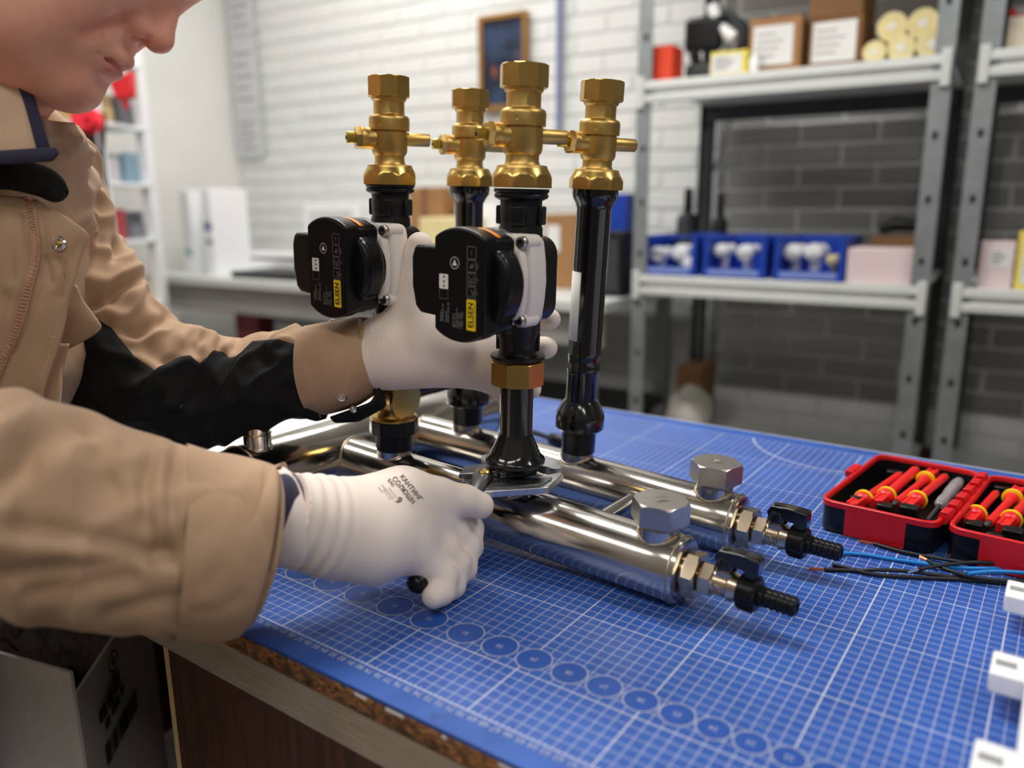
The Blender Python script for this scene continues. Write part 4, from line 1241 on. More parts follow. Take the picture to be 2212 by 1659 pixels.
for i, (s, tt, z, r, lab) in enumerate(((.055, .05, .055, .022, 'leftmost in the left blue bin'), (.130, .06, .060, .026, 'largest in the left blue bin'), (.160, .05, .030, .018, 'lowest in the left blue bin'),
                          (.258, .05, .070, .020, 'left one in the middle blue bin'), (.330, .05, .066, .024, 'right one in the middle blue bin'),
                          (.465, .05, .070, .024, 'left one in the right blue bin'), (.520, .05, .072, .024, 'second in the right blue bin'), (.570, .06, .050, .016, 'small cream one in the right blue bin'))):
    t = thing('pipe_fitting', 'white plastic pipe fitting, %s' % lab, 'fitting', RP(s, tt, Z2), 'pipe fittings in the blue bins')
    zc = Z2 + .006 + r
    mm = M_CREAM if 'cream' in lab else M_WHITEP
    b = MB(RM); b.lathe([(r * .75, 0), (r, .002), (r, .025), (r * .85, .027), (r * .85, .09)], (s, tt, Z2 + .006 + z), (.1, 1, .0), 22); b.build('socket', mm, t, angle=40)
    b = MB(RM); b.lathe([(r * .6, 0), (r * .6, z)], (s, tt + .05, Z2 + .005), (0, 0, 1), 16); b.build('branch', mm, t)
carton('small_box', 'pale pink patterned box on the middle shelf', 'box', .616, .780, .02, .16, Z2, Z2 + .092, M_PINK)
carton('small_box', 'brown open box with black tools behind the pink box', 'box', .640, .790, .24, .40, Z2, Z2 + .115, M_KRAFTD)
t = thing('power_tool', 'black power tool lying in the brown open box', 'tool', RP(.72, .30, Z2 + .12))
b = MB(RM); b.tube([(.655, .30, Z2 + .135), (.70, .30, Z2 + .15), (.74, .30, Z2 + .145), (.79, .30, Z2 + .165)], [.014, .022, .018, .014], 12); b.build('tool_body', M_BLACKM, t)
b = MB(RM); b.tube([(.75, .32, Z2 + .15), (.78, .32, Z2 + .19)], [.014, .010], 10); b.build('tool_handle', M_BLACKM, t)
for s, tt, h, r, lab in ((-.016, .32, .22, .036, 'left one behind the blue bins'), (.082, .36, .205, .026, 'right one behind the blue bins')):
    s = s + .075
    t = thing('spray_can', 'dark spray can, %s' % lab, 'can', RP(s, tt, Z2))
    b = MB(RM); b.lathe([(r, 0), (r, h * .72), (r * .82, h * .80), (r * .42, h * .84)], (s, tt, Z2), (0, 0, 1), 22); b.build('can_body', M_DKGREY, t, angle=40)
    b = MB(RM); b.lathe([(r * .40, h * .84), (r * .40, h * 1.15), (r * .25, h * 1.2)], (s, tt, Z2), (0, 0, 1), 16); b.build('nozzle', M_BLACKM, t)
# bottom shelf
t = thing('sack', 'pale crumpled sack on the bottom shelf of the rack', 'sack', RP(.1, .3, Z3))
def blobm(c, r, seed, k=.25, seg=28):
    b = MB(RM); b.ball(c, r, seg)
    for i, v in enumerate(b.v):
        q = noise.noise(Vector((v.x * 18 + seed, v.y * 18, v.z * 18))) * k
        cw = RM @ Vector(c); b.v[i] = cw + (v - cw) * (1 + q)
    return b
blobm((.10, .30, Z3 + .086), (.075, .10, .085), 3).build('sack_body', mat('pale_sack', srgb(196, 194, 184), .8, var=.08), t)
carton('cardboard_box', 'brown cardboard box on the bottom shelf behind the left post', 'box', -.0 + .008, .10, .42, .58, Z3, Z3 + .22, M_KRAFTD)
M_MAROON = mat('maroon_paint', srgb(98, 40, 46), .5, var=.1)
tr = rbox('trim_1', M_MAROON, None, -.6, S_RIGHT - .02, WT0 - .012, WT0 + .004, -.535, -.490, .002); tr['kind'] = 'structure'
# second rack
carton('small_box', 'cream box with a red band on the upper shelf of the right rack', 'box', .925, 1.05, .05, .17, Z1, Z1 + .095, mat('cream_card', srgb(232, 222, 200), .6), (.0, 1., .82, 1.), mat('red_band', srgb(200, 40, 44), .6))
carton('small_box', 'pale pink box with print on the middle shelf of the right rack', 'box', .925, 1.000, .03, .14, Z2, Z2 + .115, M_PINK, (.3, .9, .45, .85))
carton('small_box', 'yellow and white box at the right edge of the picture', 'box', 1.005, 1.10, .03, .14, Z2, Z2 + .14, M_YBOX, (.12, .9, .1, .9))

# ================================================================== on the back wall
WT = .70
t = thing('framed_picture', 'small dark picture in a golden brown frame on the white wall', 'picture', RP(-.89, WT, .78))
s0, s1, z0, z1 = -1.015, -.775, .735, 1.115
fm = mat('gilded_frame', srgb(150, 108, 52), .45, .2, var=.15)
for a in ((s0, s0 + .022, z0, z1), (s1 - .022, s1, z0, z1), (s0 + .022, s1 - .022, z0, z0 + .022), (s0 + .022, s1 - .022, z1 - .022, z1)):
    rbox('frame_bar', fm, t, a[0], a[1], WT - .03, WT - .004, a[2], a[3], .003)
pt = NT('dark_painting'); c_ = pt.mix(pt.ramp(pt.noise(9, 3), .45, .6), srgb(26, 34, 56), srgb(48, 66, 96)); c_ = pt.mix(pt.ramp(pt.noise(14, 2, .4, pt.stretch((1.3, 1, .8))), .64, .72), c_, srgb(150, 80, 60))
pt.l(c_, pt.b.inputs['Base Color']); pt.b.inputs['Roughness'].default_value = .35
rbox('canvas', pt.m, t, s0 + .02, s1 - .02, WT - .016, WT - .006, z0 + .02, z1 - .02, 0)
t = tag(MB(RM).tube([(-.632, WT - .016, .62), (-.632, WT - .016, CEIL - .01)], .013, 12).build('conduit', mat('lilac_conduit', srgb(132, 138, 176), .5, var=.05)), 'thin lilac blue conduit running up the white wall', 'conduit')
t = tag(MB(RM).tube([(.10, .64, .66), (.06, .64, .52), (.015, .64, .40), (-.01, .63, .30)], .005, 8).build('hanging_strap', M_GALV), 'thin grey strap hanging behind the rack shelf', 'strap')
for i, (u0, v0, u1, v1) in enumerate(((330, -20, 470, 90), (335, 110, 450, 250), (338, 262, 455, 345))):
    a = onp(u0, v0, WT); c = onp(u1, v1, WT)
    t = thing('wall_poster', 'pale printed sheet on the wall, %s of three behind the face' % ('top', 'middle', 'bottom')[i], 'poster', RP(a[0], WT, c[1]))
    sA = max(a[0], S_LEFT + .03); sB = max(c[0], sA + .2)
    rbox('sheet', mat('poster_paper', srgb(206, 208, 210), .6, var=.04), t, sA, sB, WT - .012, WT - .008, c[1], a[1], 0)
    for k in range(5):
        zz = c[1] + (a[1] - c[1]) * (.15 + .15 * k)
        rbox('print_line', M_GREYINK, t, sA + .03, sB - .04 - .03 * (k % 2), WT - .0125, WT - .0115, zz, zz + .012, 0)

# ================================================================== back bench and its clutter
BT = .05
bb = thing('back_bench', 'long pale bench along the white wall behind the pumps', 'bench', RP(-1.2, .3, FLOOR))
rbox('bench_top', M_SHELF, bb, -2.35, -.05, -.10, .66, BT - .035, BT, .003)
rbox('bench_apron', M_GREYWALL, bb, -2.33, -.07, -.06, -.04, BT - .15, BT - .036, .002)
for s in (-2.3, -1.2, -.12):
    for tt in (-.06, .60):
        rbox('bench_leg', M_GALV, bb, s - .025, s + .025, tt - .025, tt + .025, FLOOR, BT - .035, .002)
rbox('lower_shelf', M_DARKST, bb, -2.3, -.1, -.02, .60, -.42, -.39, .002)
def px_box(name, label, cat, u0, v0, u1, v1, t, dep, m, group=None, rest=None, extra=None):
    a = onp(u0, v0, t); c = onp(u1, v1, t)
    z0 = rest if rest is not None else c[1]
    o = thing(name, label, cat, RP((a[0] + c[0]) / 2, t + dep / 2, z0), group)
    rbox('body', m, o, a[0], c[0], t, t + dep, z0, a[1], .004)
    if extra:
        for nm, mm, f in extra:
            w_, h_ = c[0] - a[0], a[1] - z0
            rbox(nm, mm, o, a[0] + w_ * f[0], a[0] + w_ * f[1], t - .002, t + .001, z0 + h_ * f[2], z0 + h_ * f[3], .0005)
    return o
M_PURP = mat('purple_print', srgb(128, 122, 168), .6)
M_TEAL = mat('teal_print', srgb(130, 190, 184), .6)
px_box('document_box', 'tall white box with purple label on the back bench, left of two', 'box', 384, 412, 428, 640, .02, .20, M_WHITEP, rest=BT, extra=[('print', M_TEAL, (.2, .8, .22, .30))])
px_box('document_box', 'tall white box with purple label on the back bench, right of two', 'box', 431, 408, 472, 640, .0, .20, M_WHITEP, rest=BT, extra=[('print', M_PURP, (.1, .95, .52, .62)), ('print', M_GREYINK, (.2, .9, .36, .42))])
px_box('tray', 'low black tray on the back bench beside the far pump', 'tray', 498, 585, 640, 650, -.04, .30, M_BLACKM, rest=BT, extra=[('tray_slot', M_DKGREY, (.1, .9, .5, .7))])
px_box('printer', 'white printer with a dark slot on the back bench', 'printer', 512, 545, 650, 585, .20, .13, M_WHITEP, rest=BT, extra=[('paper_slot', M_DARKST, (.05, .95, .68, .80))])
px_box('carton_box', 'brown carton on the back bench behind the far riser', 'box', 880, 405, 955, 470, .25, .3, M_CARD, rest=BT, extra=[('tape', M_KRAFTD, (.42, .58, 0, 1))])
px_box('carton_box', 'tan carton on the back bench right of the near pump', 'box', 1175, 462, 1245, 540, .2, .3, M_CARD, rest=BT, extra=[('label', M_PAPER, (.1, .5, .5, .85))])
px_box('carton_box', 'cream carton on the back bench between the two pumps', 'box', 905, 470, 985, 540, .1, .2, M_CREAM, rest=BT, extra=[('label', M_REDI, (.6, .9, .3, .6))])
px_box('carton_box', 'white carton on the back bench behind the near pump', 'box', 985, 440, 1075, 520, .3, .2, M_WHITEP, rest=BT, extra=[('label', M_GREYINK, (.2, .8, .4, .6))])
px_box('carton_box', 'blue carton at the end of the back bench beside the rack', 'box', 1312, 418, 1352, 520, .3, .2, M_BIN, rest=BT, extra=[('label', M_PAPER, (.1, .9, .1, .4))])
px_box('speaker', 'black box on the back bench left of the rack post', 'box', 1255, 500, 1345, 590, .05, .2, M_BLACKM, rest=BT, extra=[('grille', M_DKGREY, (.1, .9, .1, .9))])
px_box('white_case', 'white plastic case on the back bench left of the far pump', 'case', 655, 440, 780, 600, .35, .2, M_WHITEP, rest=BT, extra=[('panel', M_SHELF, (.1, .9, .3, .9))])
px_box('red_tool_box', 'red tool box under the back bench', 'tool box', 505, 668, 560, 740, .1, .25, mat('dull_red', srgb(140, 50, 58), .6), rest=-.39, extra=[('lid_line', M_DARKST, (0, 1, .7, .74))])
px_box('grey_tote', 'grey tote under the back bench', 'tote', 590, 672, 760, 745, .05, .3, M_GALV, rest=-.39, extra=[('rim', M_DARKST, (0, 1, .85, .95))])

# white shelving at the left wall
LU = thing('shelving_unit', 'white open shelving with small bins at the left wall', 'shelf', W(280, 441, 3.1) - Vector((0, 0, 1.2)))
pA, pB = W(236, 441, 2.95), W(336, 441, 3.30)
dE = (pB - pA); dE.z = 0; wE = dE.length; dE.normalize(); dN = Vector((-dE.y, dE.x, 0))
if dN.dot(Vector((-1, 0, 0))) < 0: dN = -dN
LM = frame((pA.x, pA.y, 0), dE, dN, Z)
for s in (0, wE):
    for tt in (0, .28):
        rbox('post', M_WHITEP, LU, s - .028, s + .028, tt, tt + .04, FLOOR, 1.0, .003, LM)
zs = [-.5, -.05, .22, .44, .66, .90]
for z in zs:
    rbox('shelf_board', M_WHITEP, LU, 0, wE, 0, .30, z - .015, z, .002, LM)
cols = [(150, 152, 156), (206, 196, 168), (170, 60, 66), (120, 124, 132), (190, 190, 196), (130, 160, 180), (196, 170, 120), (90, 92, 100)]
words = ['pale grey', 'cream', 'dull red', 'mid grey', 'light grey', 'blue grey', 'tan', 'dark grey']
k = 0
for j, z in enumerate(zs[1:5]):
    for i in range(2):
        s = .045 + i * (wE - .05) / 2
        rgb = cols[k % 8]
        t = thing('parts_bin', '%s parts bin on the white shelving, %s shelf from the top' % (words[k % 8], ('fourth', 'third', 'second', 'first')[j]), 'bin', LM @ Vector((s, .05, z)), 'parts bins on the white shelving')
        m_ = mat('bin_%d' % k, srgb(*rgb), .6, var=.06)
        wq = (wE - .05) / 2 - .04
        rbox('base', m_, t, s, s + wq, .03, .26, z, z + .006, .001, LM)
        rbox('front', m_, t, s, s + wq, .03, .036, z + .006, z + .06 + .03 * ((k * 7) % 3), .001, LM)
        rbox('back', m_, t, s, s + wq, .254, .26, z + .006, z + .13, .001, LM)
        for q in (s, s + wq - .006): rbox('side', m_, t, q, q + .006, .036, .254, z + .006, z + .11, .001, LM)
        k += 1
# red clamp hanging at the corner of the shelving, red reel and dark coat below it
t = thing('red_clamp', 'red plastic clamp hanging from the white shelving', 'clamp', W(262, 190, 2.9))
b = MB(); c0 = W(232, 175, 2.86); c1 = W(285, 150, 2.86); c2 = W(288, 208, 2.86); c3_ = W(250, 215, 2.86)
th_ = FW * .03
b._add([c0, c1, c2, c3_, c0 + th_, c1 + th_, c2 + th_, c3_ + th_], [(0, 1, 2, 3), (7, 6, 5, 4), (0, 4, 5, 1), (1, 5, 6, 2), (2, 6, 7, 3), (3, 7, 4, 0)])
b.build('clamp_body', M_RED, t, bevel=.006)
b = MB(); b.cyl(W(272, 222, 2.87), W(272, 236, 2.87), .012, .007, seg=12); b.build('clamp_tip', M_RED, t)
t = thing('red_reel', 'bright red round reel behind the chin', 'reel', W(190, 262, 2.8))
b = MB(); b.lathe([(.010, -.03), (.044, -.03), (.047, -.02), (.036, -.015), (.036, .015), (.047, .02), (.044, .03), (.010, .03)], W(188, 258, 2.8), FW, 28); b.build('reel_body', mat('bright_red', srgb(236, 40, 62), .4, var=.05), t, angle=40)
b = MB(); b.cyl(W(188, 258, 2.76), W(188, 258, 2.84), .012, seg=14); b.build('reel_hub', M_RED, t)
t = thing('dark_coat', 'dark coat hanging behind the person, left of the white shelving', 'coat', W(200, 500, 2.9))
P_ = [(165, 255, 225, 245), (160, 330, 222, 330), (150, 430, 232, 425), (150, 540, 235, 535), (150, 640, 240, 640)]
rows = []
for (ua, va, ub, vb) in P_:
    a = W(ua, va, 2.9); c = W(ub, vb, 2.9)
    mid = (a + c) / 2; hx = (c - a) / 2
    rows.append([mid + hx * math.cos(q) + FW * (.05 * math.sin(q) * (1 + .3 * math.sin(5 * q))) for q in [2 * PI * j / 24 for j in range(24)]])
b = MB(); b.grid(rows, wrap=True); b.f.append(tuple(range(24))); b.build('coat_body', mat('dark_cloth', srgb(44, 36, 38), .9, var=.2), t, angle=60)
b = MB(); b.tube([W(192, 262, 2.9), W(194, 245, 2.9), W(200, 240, 2.92)], .004, 6); b.build('hook', M_GALV, t)

# carton on the floor under the bench, in front of a dark corner
bx = thing('carton_box', 'open white printed carton under the workbench', 'box', W(165, 1500, .90))
K0 = W(165, 1500, .90); KL = W(-60, 1330, .94); KR = W(268, 1450, 1.05)
zt = K0.z
eL = (KL - K0); eL.z = 0; eR = (KR - K0); eR.z = 0
eL = eL.normalized() * .34; eR = eR.normalized() * .26
M_WCARD = mat('white_card', srgb(236, 234, 228), .8, var=.06, scale=14, bump=.2, bscale=40, bdist=.002)
def side(p, d, z0, z1, name, m):
    n_ = Vector((-d.y, d.x, 0)).normalized() * .004
    b = MB(); q = [p, p + d, p + d + n_, p + n_]
    b.prism([(0, 0), (1, 0), (1, 1), (0, 1)], z0, z1, axes=(d, n_, Z, (p.x, p.y, 0))); return b.build(name, m, bx)
side(K0, eL, FLOOR, zt + .03, 'panel', M_WCARD); pr = side(K0, eR, FLOOR, zt, 'panel', M_WCARD)
side(K0 + eL, eR, FLOOR, zt - .05, 'panel', M_WCARD); side(K0 + eR, eL, FLOOR, zt - .05, 'panel', M_WCARD)
b = MB(); b._add([(K0.x, K0.y, FLOOR + .004), *[tuple(Vector((q.x, q.y, FLOOR + .004))) for q in (K0 + eL, K0 + eL + eR, K0 + eR)]], [(0, 1, 2, 3)]); b.build('bottom', M_CARD, bx)
rows = []
for i in range(14):
    rows.append([Vector((K0.x, K0.y, 0)) + eL * (.03 + .94 * i / 13) + eR * (.03 + .94 * j / 13) + Z * (zt - .055 + .045 * noise.noise(Vector((i * .7, j * .7, 3.)))) for j in range(14)])
b = MB(); b.grid(rows); co_ = b.build('dark_filling', mat('dark_fill', srgb(44, 32, 26), .8, var=.5, scale=40, bump=.8, bscale=80, bdist=.01), bx, angle=89); co_['kind'] = 'stuff'  # added dark fill: carton contents and the shade under the bench in one colour
nR = Vector((-eR.y, eR.x, 0)).normalized()
if nR.dot(CAM - K0) < 0: nR = -nR
eRn = eR.normalized()
F_ = lambda s, z: frame(Vector((K0.x, K0.y, 0)) + eRn * s + nR * .0048 + Z * z, eRn, Z, nR)
FB = frame((0, 0, 0), eRn, Z, nR)
if eRn.cross(Z).dot(nR) < 0:
    pass
for k in range(16):
    b = MB(); w_ = random.choice((.0012, .002, .003)); b.box((0, 0, 0), (w_, .014, .0003), F_(.045 + k * .0075, zt - .115)); b.build('barcode_bar', M_BLACKINK, pr)
for k, (s, z, w_, h_) in enumerate(((.05, -.060, .012, .008), (.075, -.056, .009, .010), (.10, -.050, .012, .012), (.06, -.080, .008, .006), (.09, -.076, .014, .007), (.115, -.072, .006, .006))):
    b = MB(); b.box((0, 0, 0), (w_, h_, .0003), F_(s, zt + z)); b.build('stencil_print', mat('faded_print', srgb(70, 66, 60), .8), pr)
b = MB(F_(.10, zt - .020)); b.grid([[Vector((r * 1.2 * math.cos(a), r * math.sin(a), 0)) for a in [2 * PI * j / 24 for j in range(24)]] for r in (.011, .014)], wrap=True); b.build('round_mark', mat('faded_print', srgb(70, 66, 60), .8), pr, smooth=False)
b = MB(F_(.10, zt - .020)); b.grid([[Vector((r * 1.2 * math.cos(a), r * math.sin(a), 0)) for a in [2 * PI * j / 24 for j in range(24)]] for r in (.001, .0055)], wrap=True); b.build('round_mark', mat('faded_print', srgb(70, 66, 60), .8), pr, smooth=False)
rbox('back_board', M_DARKLAM, bench, 0, 1, 0, 1, 0, 1, 0, frame((X0 + .02, .62, FLOOR + .01), (-.25 - X0 - .04, 0, 0), (0, .018, 0), (0, 0, -.075 - FLOOR)))
rbox('inner_side', M_DARKLAM, bench, 0, 1, 0, 1, 0, 1, 0, frame((-.262, .0, FLOOR + .01), (.018, 0, 0), (0, .62, 0), (0, 0, -.075 - FLOOR)))
rbox('inner_side', M_DARKLAM, bench, 0, 1, 0, 1, 0, 1, 0, frame((X0 + .02, .1, FLOOR + .01), (.018, 0, 0), (0, .52, 0), (0, 0, -.075 - FLOOR)))
# ================================================================== the person
def fabric(name, col, scale=1500, var=.08):
    t = NT(name)
    nz_ = t.noise(25, 4, .6)
    wv = t.n('ShaderNodeTexWave', wave_type='BANDS', bands_direction='DIAGONAL')
    wv.inputs['Scale'].default_value = scale; wv.inputs['Distortion'].default_value = 1.5; wv.inputs['Detail'].default_value = 1
    t.l(t.tc.outputs['Object'], wv.inputs['Vector'])
    c = t.mix(t.ramp(nz_, .3, .7), tuple(q * (1 - var) for q in col), tuple(min(1, q * (1 + var)) for q in col))
    t.l(c, t.b.inputs['Base Color'])
    t.b.inputs['Roughness'].default_value = .85
    t.b.inputs['Sheen Weight'].default_value = .15
    t.bump(wv.outputs['Fac'], .10, .0003)
    return t.m
M_TAN = fabric('tan_workwear_cotton', srgb(178, 146, 116))
M_TANL = fabric('light_tan_cotton', srgb(206, 176, 146))
M_GLOVE = fabric('white_knit_glove', srgb(238, 224, 213), 900, .02)
M_THREAD = mat('seam_thread', srgb(214, 180, 146), .8)

sk = NT('skin')
n1 = sk.noise(28, 5, .6); n2 = sk.noise(160, 3, .5)
c = sk.mix(sk.ramp(n1, .35, .68), srgb(242, 170, 142), srgb(252, 194, 166))
c = sk.mix(sk.math('MULTIPLY', sk.ramp(n2, .62, .75), .35), c, srgb(196, 104, 92))
at_ = sk.n('ShaderNodeAttribute'); at_.attribute_name = 'tint'
c = sk.mix(at_.outputs['Fac'], c, srgb(214, 106, 108))
at2 = sk.n('ShaderNodeAttribute'); at2.attribute_name = 'shave'
c = sk.mix(sk.math('MULTIPLY', at2.outputs['Fac'], .5), c, srgb(212, 154, 130))
sk.l(c, sk.b.inputs['Base Color'])
sk.b.inputs['Roughness'].default_value = .58
sk.b.inputs['Subsurface Weight'].default_value = .12
sk.b.inputs['Subsurface Radius'].default_value = (1, .35, .2)
sk.b.inputs['Subsurface Scale'].default_value = .004
sk.bump(sk.noise(600, 3), .12, .0004)
M_SKIN = sk.m

person = thing('person', 'person in a tan work jacket and white gloves leaning over the bench', 'person', (-.58, -.30, FLOOR))

# ------------------------------------------------------------------ head
PSI = math.radians(27)
VH = (W(215, 110, 1.) - CAM).normalized()           # line of sight to the face
UPC = (-DN + VH * DN.dot(VH)).normalized(); RTH = VH.cross(UPC).normalized()
f_img = (RTH * .83 - UPC * .56).normalized(); u_img = (RTH * .56 + UPC * .83).normalized()
HY = (f_img * math.cos(PSI) - VH * math.sin(PSI)).normalized()
HZ = u_img
HX = HY.cross(HZ).normalized()
HM = frame(W(302, 97, .672), HX, HY, HZ)
mm = lambda *a: tuple(q / 1000 for q in a)
nk_ = HM.inverted() @ W(-85, 350, .735)
NK = (nk_.x, nk_.y, nk_.z / 1.15)
def head_sdf(p):
    p = p / np.array([1, 1, 1.15], np.float32)
    d = s_ell(p, mm(0, -82, 78), mm(76, 96, 88))
    d = smin(d, s_ell(p, mm(0, -56, 18), mm(60, 47, 74)), .030)
    for sx in (-1, 1):
        d = smin(d, s_cap(p, mm(sx * 52, -96, -14), mm(sx * 40, -62, -46), .019, .018), .030)     # jaw angle
        d = smin(d, s_cap(p, mm(sx * 40, -62, -46), mm(sx * 13, -22, -55), .018, .014), .024)     # jaw body
        d = smin(d, s_ell(p, mm(sx * 38, -44, 22), mm(22, 22, 22)), .026)                          # cheek
        d = smin(d, s_ell(p, mm(sx * 34, -44, -14), mm(20, 20, 26)), .022)
    d = smin(d, s_ell(p, mm(0, -27, -20), mm(31, 25, 30)), .016)                                   # muzzle
    d = smin(d, s_ell(p, mm(0, -14.5, -53), mm(18, 15, 14)), .014)                                 # chin
    d = smin(d, s_cap(p, mm(0, -64, -46), mm(0, -42, -52), .032, .020), .03)
    d = smin(d, s_cap(p, mm(0, -94, -30), NK, .052, .046), .030)                                    # neck, down into the collar
    # carved first, under the nose and lips
    for sx in (-1, 1):
        d = smax(d, -s_ell(p, mm(sx * 33, -6, 50), mm(17, 16, 11)), .012)                          # eye sockets
        d = smax(d, -s_cap(p, mm(sx * 25, -11, 6), mm(sx * 38, -20, -20), .0022, .0014), .012)     # nasolabial fold
    # nose
    nz_ = s_cap(p, mm(0, -11, 56), mm(0, 9.5, 14), .0082, .0096)
    nz_ = smin(nz_, s_ell(p, mm(0, 10.5, 12.0), mm(9.5, 9.5, 8.5)), .006)
    for sx in (-1, 1):
        nz_ = smin(nz_, s_cap(p, mm(sx * 6, -18, 50), mm(sx * 8, -9, 22), .010, .010), .008)
        nz_ = smin(nz_, s_ell(p, mm(sx * 12.3, -5.5, 10.0), mm(7.4, 12.5, 8.2)), .0045)
    nz_ = smin(nz_, s_cap(p, mm(0, -4, 5), mm(0, 9, 7), .0040, .0045), .004)
    d = smin(d, nz_, .0045)
    # lips
    for sx in (-1, 1):
        d = smin(d, s_cap(p, mm(sx * 28, -25, -25), mm(sx * 9, -3, -16.5), .0025, .0048), .006)
        d = smin(d, s_cap(p, mm(sx * 9, -3, -16.5), mm(0, -.5, -16.0), .0048, .0052), .004)
        d = smin(d, s_cap(p, mm(sx * 26, -24, -27.5), mm(sx * 9, -6, -28.5), .0030, .0060), .006)
        d = smin(d, s_cap(p, mm(sx * 9, -6, -28.5), mm(0, -4, -28.5), .0060, .0062), .004)
        d = smin(d, s_ell(p, mm(sx * 35, -35, -27), mm(8, 8, 10)), .010)
    mo = np.full(p.shape[:3], 9., np.float32)
    prof = [(-31, -25.5, -25.0, 1.5), (-20, -11.5, -24.0, 2.2), (-9, .8, -22.2, 2.1), (0, 3.2, -21.8, 1.8), (9, .8, -22.2, 2.1), (20, -11.5, -24.0, 2.2), (31, -25.5, -25.0, 1.5)]
    for a, b in zip(prof[:-1], prof[1:]):
        mo = np.minimum(mo, s_cap(p, mm(*a[:3]), mm(*b[:3]), a[3] / 1000, b[3] / 1000))
    d = smax(d, -mo, .0016)
    for sx in (-1, 1):
        d = smax(d, -s_cap(p, mm(sx * 8.0, -3, 2.5), mm(sx * 6.5, 5, 3.6), .0036, .0028), .0015)   # nostrils
    d = smax(d, -s_cap(p, mm(-10, 3.5, -39.5), mm(10, 3.5, -39.5), .0048), .010)                   # fold above the chin
    for sx in (-1, 1):
        d = smin(d, s_ell(p, mm(sx * 32, -28, 46), mm(13, 13, 12)), .003)                          # eye ball and lids
        d = smin(d, s_cap(p, mm(sx * 14, -16, 66), mm(sx * 46, -28, 64), .008, .007), .012)        # brow
        ear = s_ell(p, mm(sx * 77, -102, 24), mm(5, 16, 30))
        ear = smax(ear, -s_ell(p, mm(sx * 83, -98, 26), mm(5, 9, 18)), .006)
        d = smin(d, ear, .006)
    return d
P_, F_ = sdf_mesh(head_sdf, (-.092, -.205, min(-.20, nk_.z - .075)), mm(92, 32, 196), .0022)
# torso, arms and legs of the same body, inside the clothes
psiT = math.radians(12)
TF = (RT * math.cos(psiT) - FW * math.sin(psiT)); TF.z = 0; TF.normalize()
TL = Vector((-TF.y, TF.x, 0))
HIP = Vector((-.58, -.27, -.06)); CHEST = W(-125, 520, .745); NECK = W(-85, 350, .735)
SHL = W(95, 330, .86); ELL = W(225, 835, .872); WRL = W(800, 765, .836)
SHR = W(-135, 430, .745) - TL * .165 - TF * .01; ELR = W(-355, 1045, .495); WRR = W(640, 1118, .640)
def body_sdf(p):
    v = lambda q: (q.x, q.y, q.z)
    d = s_cap(p, v(NECK), v(CHEST + Vector((0, 0, .04)) - TF * .03), .050, .055)
    d = smin(d, s_cap(p, v(CHEST), v(HIP), .075, .095), .04)
    d = smin(d, s_cap(p, v(CHEST + Vector((0, 0, .06))), v(SHL), .050, .034), .03)
    d = smin(d, s_cap(p, v(CHEST + Vector((0, 0, .06))), v(SHR), .050, .034), .03)
    d = smin(d, s_cap(p, v(SHL), v(ELL), .030, .022), .02)
    d = smin(d, s_cap(p, v(ELL), v(WRL), .020, .020), .02)
    d = smin(d, s_cap(p, v(SHR), v(ELR), .034, .030), .02)
    d = smin(d, s_cap(p, v(ELR), v(WRR), .030, .0265), .02)
    for sx in (-1, 1):
        hp = HIP + TL * (.09 * sx) - Vector((0, 0, .04)); kn = Vector((hp.x + .03, hp.y + .02, -.42)); an = Vector((hp.x, hp.y, FLOOR + .06))
        d = smin(d, s_cap(p, v(hp), v(kn), .075, .052), .03)
        d = smin(d, s_cap(p, v(kn), v(an), .050, .035), .02)
    return d
B_, G_ = sdf_mesh(body_sdf, (-1.02, -.62, FLOOR + .01), (.06, .40, .56), .012)
HMn = np.array([[HM[i][j] for j in range(4)] for i in range(4)])
Pw = P_ @ HMn[:3, :3].T + HMn[:3, 3]
V_ = np.concatenate([Pw, B_]); Q_ = np.concatenate([F_, G_ + len(Pw)])
me = np_mesh('body', V_, Q_)
p32 = (P_ / [1, 1, 1.15]).astype(np.float32)[None, None]
lip = np.full((1, 1, len(P_)), 9., np.float32)
for sx in (-1, 1):
    lip = np.minimum(lip, s_cap(p32, mm(sx * 25, -22, -26.5), mm(sx * 9, -4, -27.0), .0026, .0062))
    lip = np.minimum(lip, s_cap(p32, mm(sx * 9, -4, -27), mm(0, -2, -27), .0062))
    lip = np.minimum(lip, s_cap(p32, mm(sx * 25, -21, -23.5), mm(0, 2.5, -19.0), .0020, .0034))
tint = np.clip(1 - lip[0, 0] / .002, 0, 1) * .85
red = np.exp(-(((P_ - np.array(mm(0, 14, 10))) / .014) ** 2).sum(1)) * .35 + np.exp(-(((np.abs(P_) * [1, 0, 0] + P_ * [0, 1, 1] - np.array(mm(14, -3, 10))) / .011) ** 2).sum(1)) * .35
sp = np.zeros(len(P_))
for q, r in (((27, -16, -35), .0022), ((33, -24, -30), .002), ((20, -14, -48), .0018), ((45, -48, 2), .003), ((42, -40, -14), .002)):
    sp += np.exp(-(((P_ - np.array(mm(*q))) / r) ** 2).sum(1)) * .7
tint = np.clip(tint + red + sp, 0, 1)
shave = np.clip((-P_[:, 2] - .012) / .02, 0, 1) * np.clip((P_[:, 1] + .10) / .03, 0, 1)
for nm, arr in (('tint', tint), ('shave', shave)):
    a = me.attributes.new(nm, 'FLOAT', 'POINT')
    full = np.zeros(len(me.vertices), np.float32); full[:len(arr)] = arr[:len(full)]
    a.data.foreach_set('value', full)
finish('body', me, M_SKIN, person, angle=80)
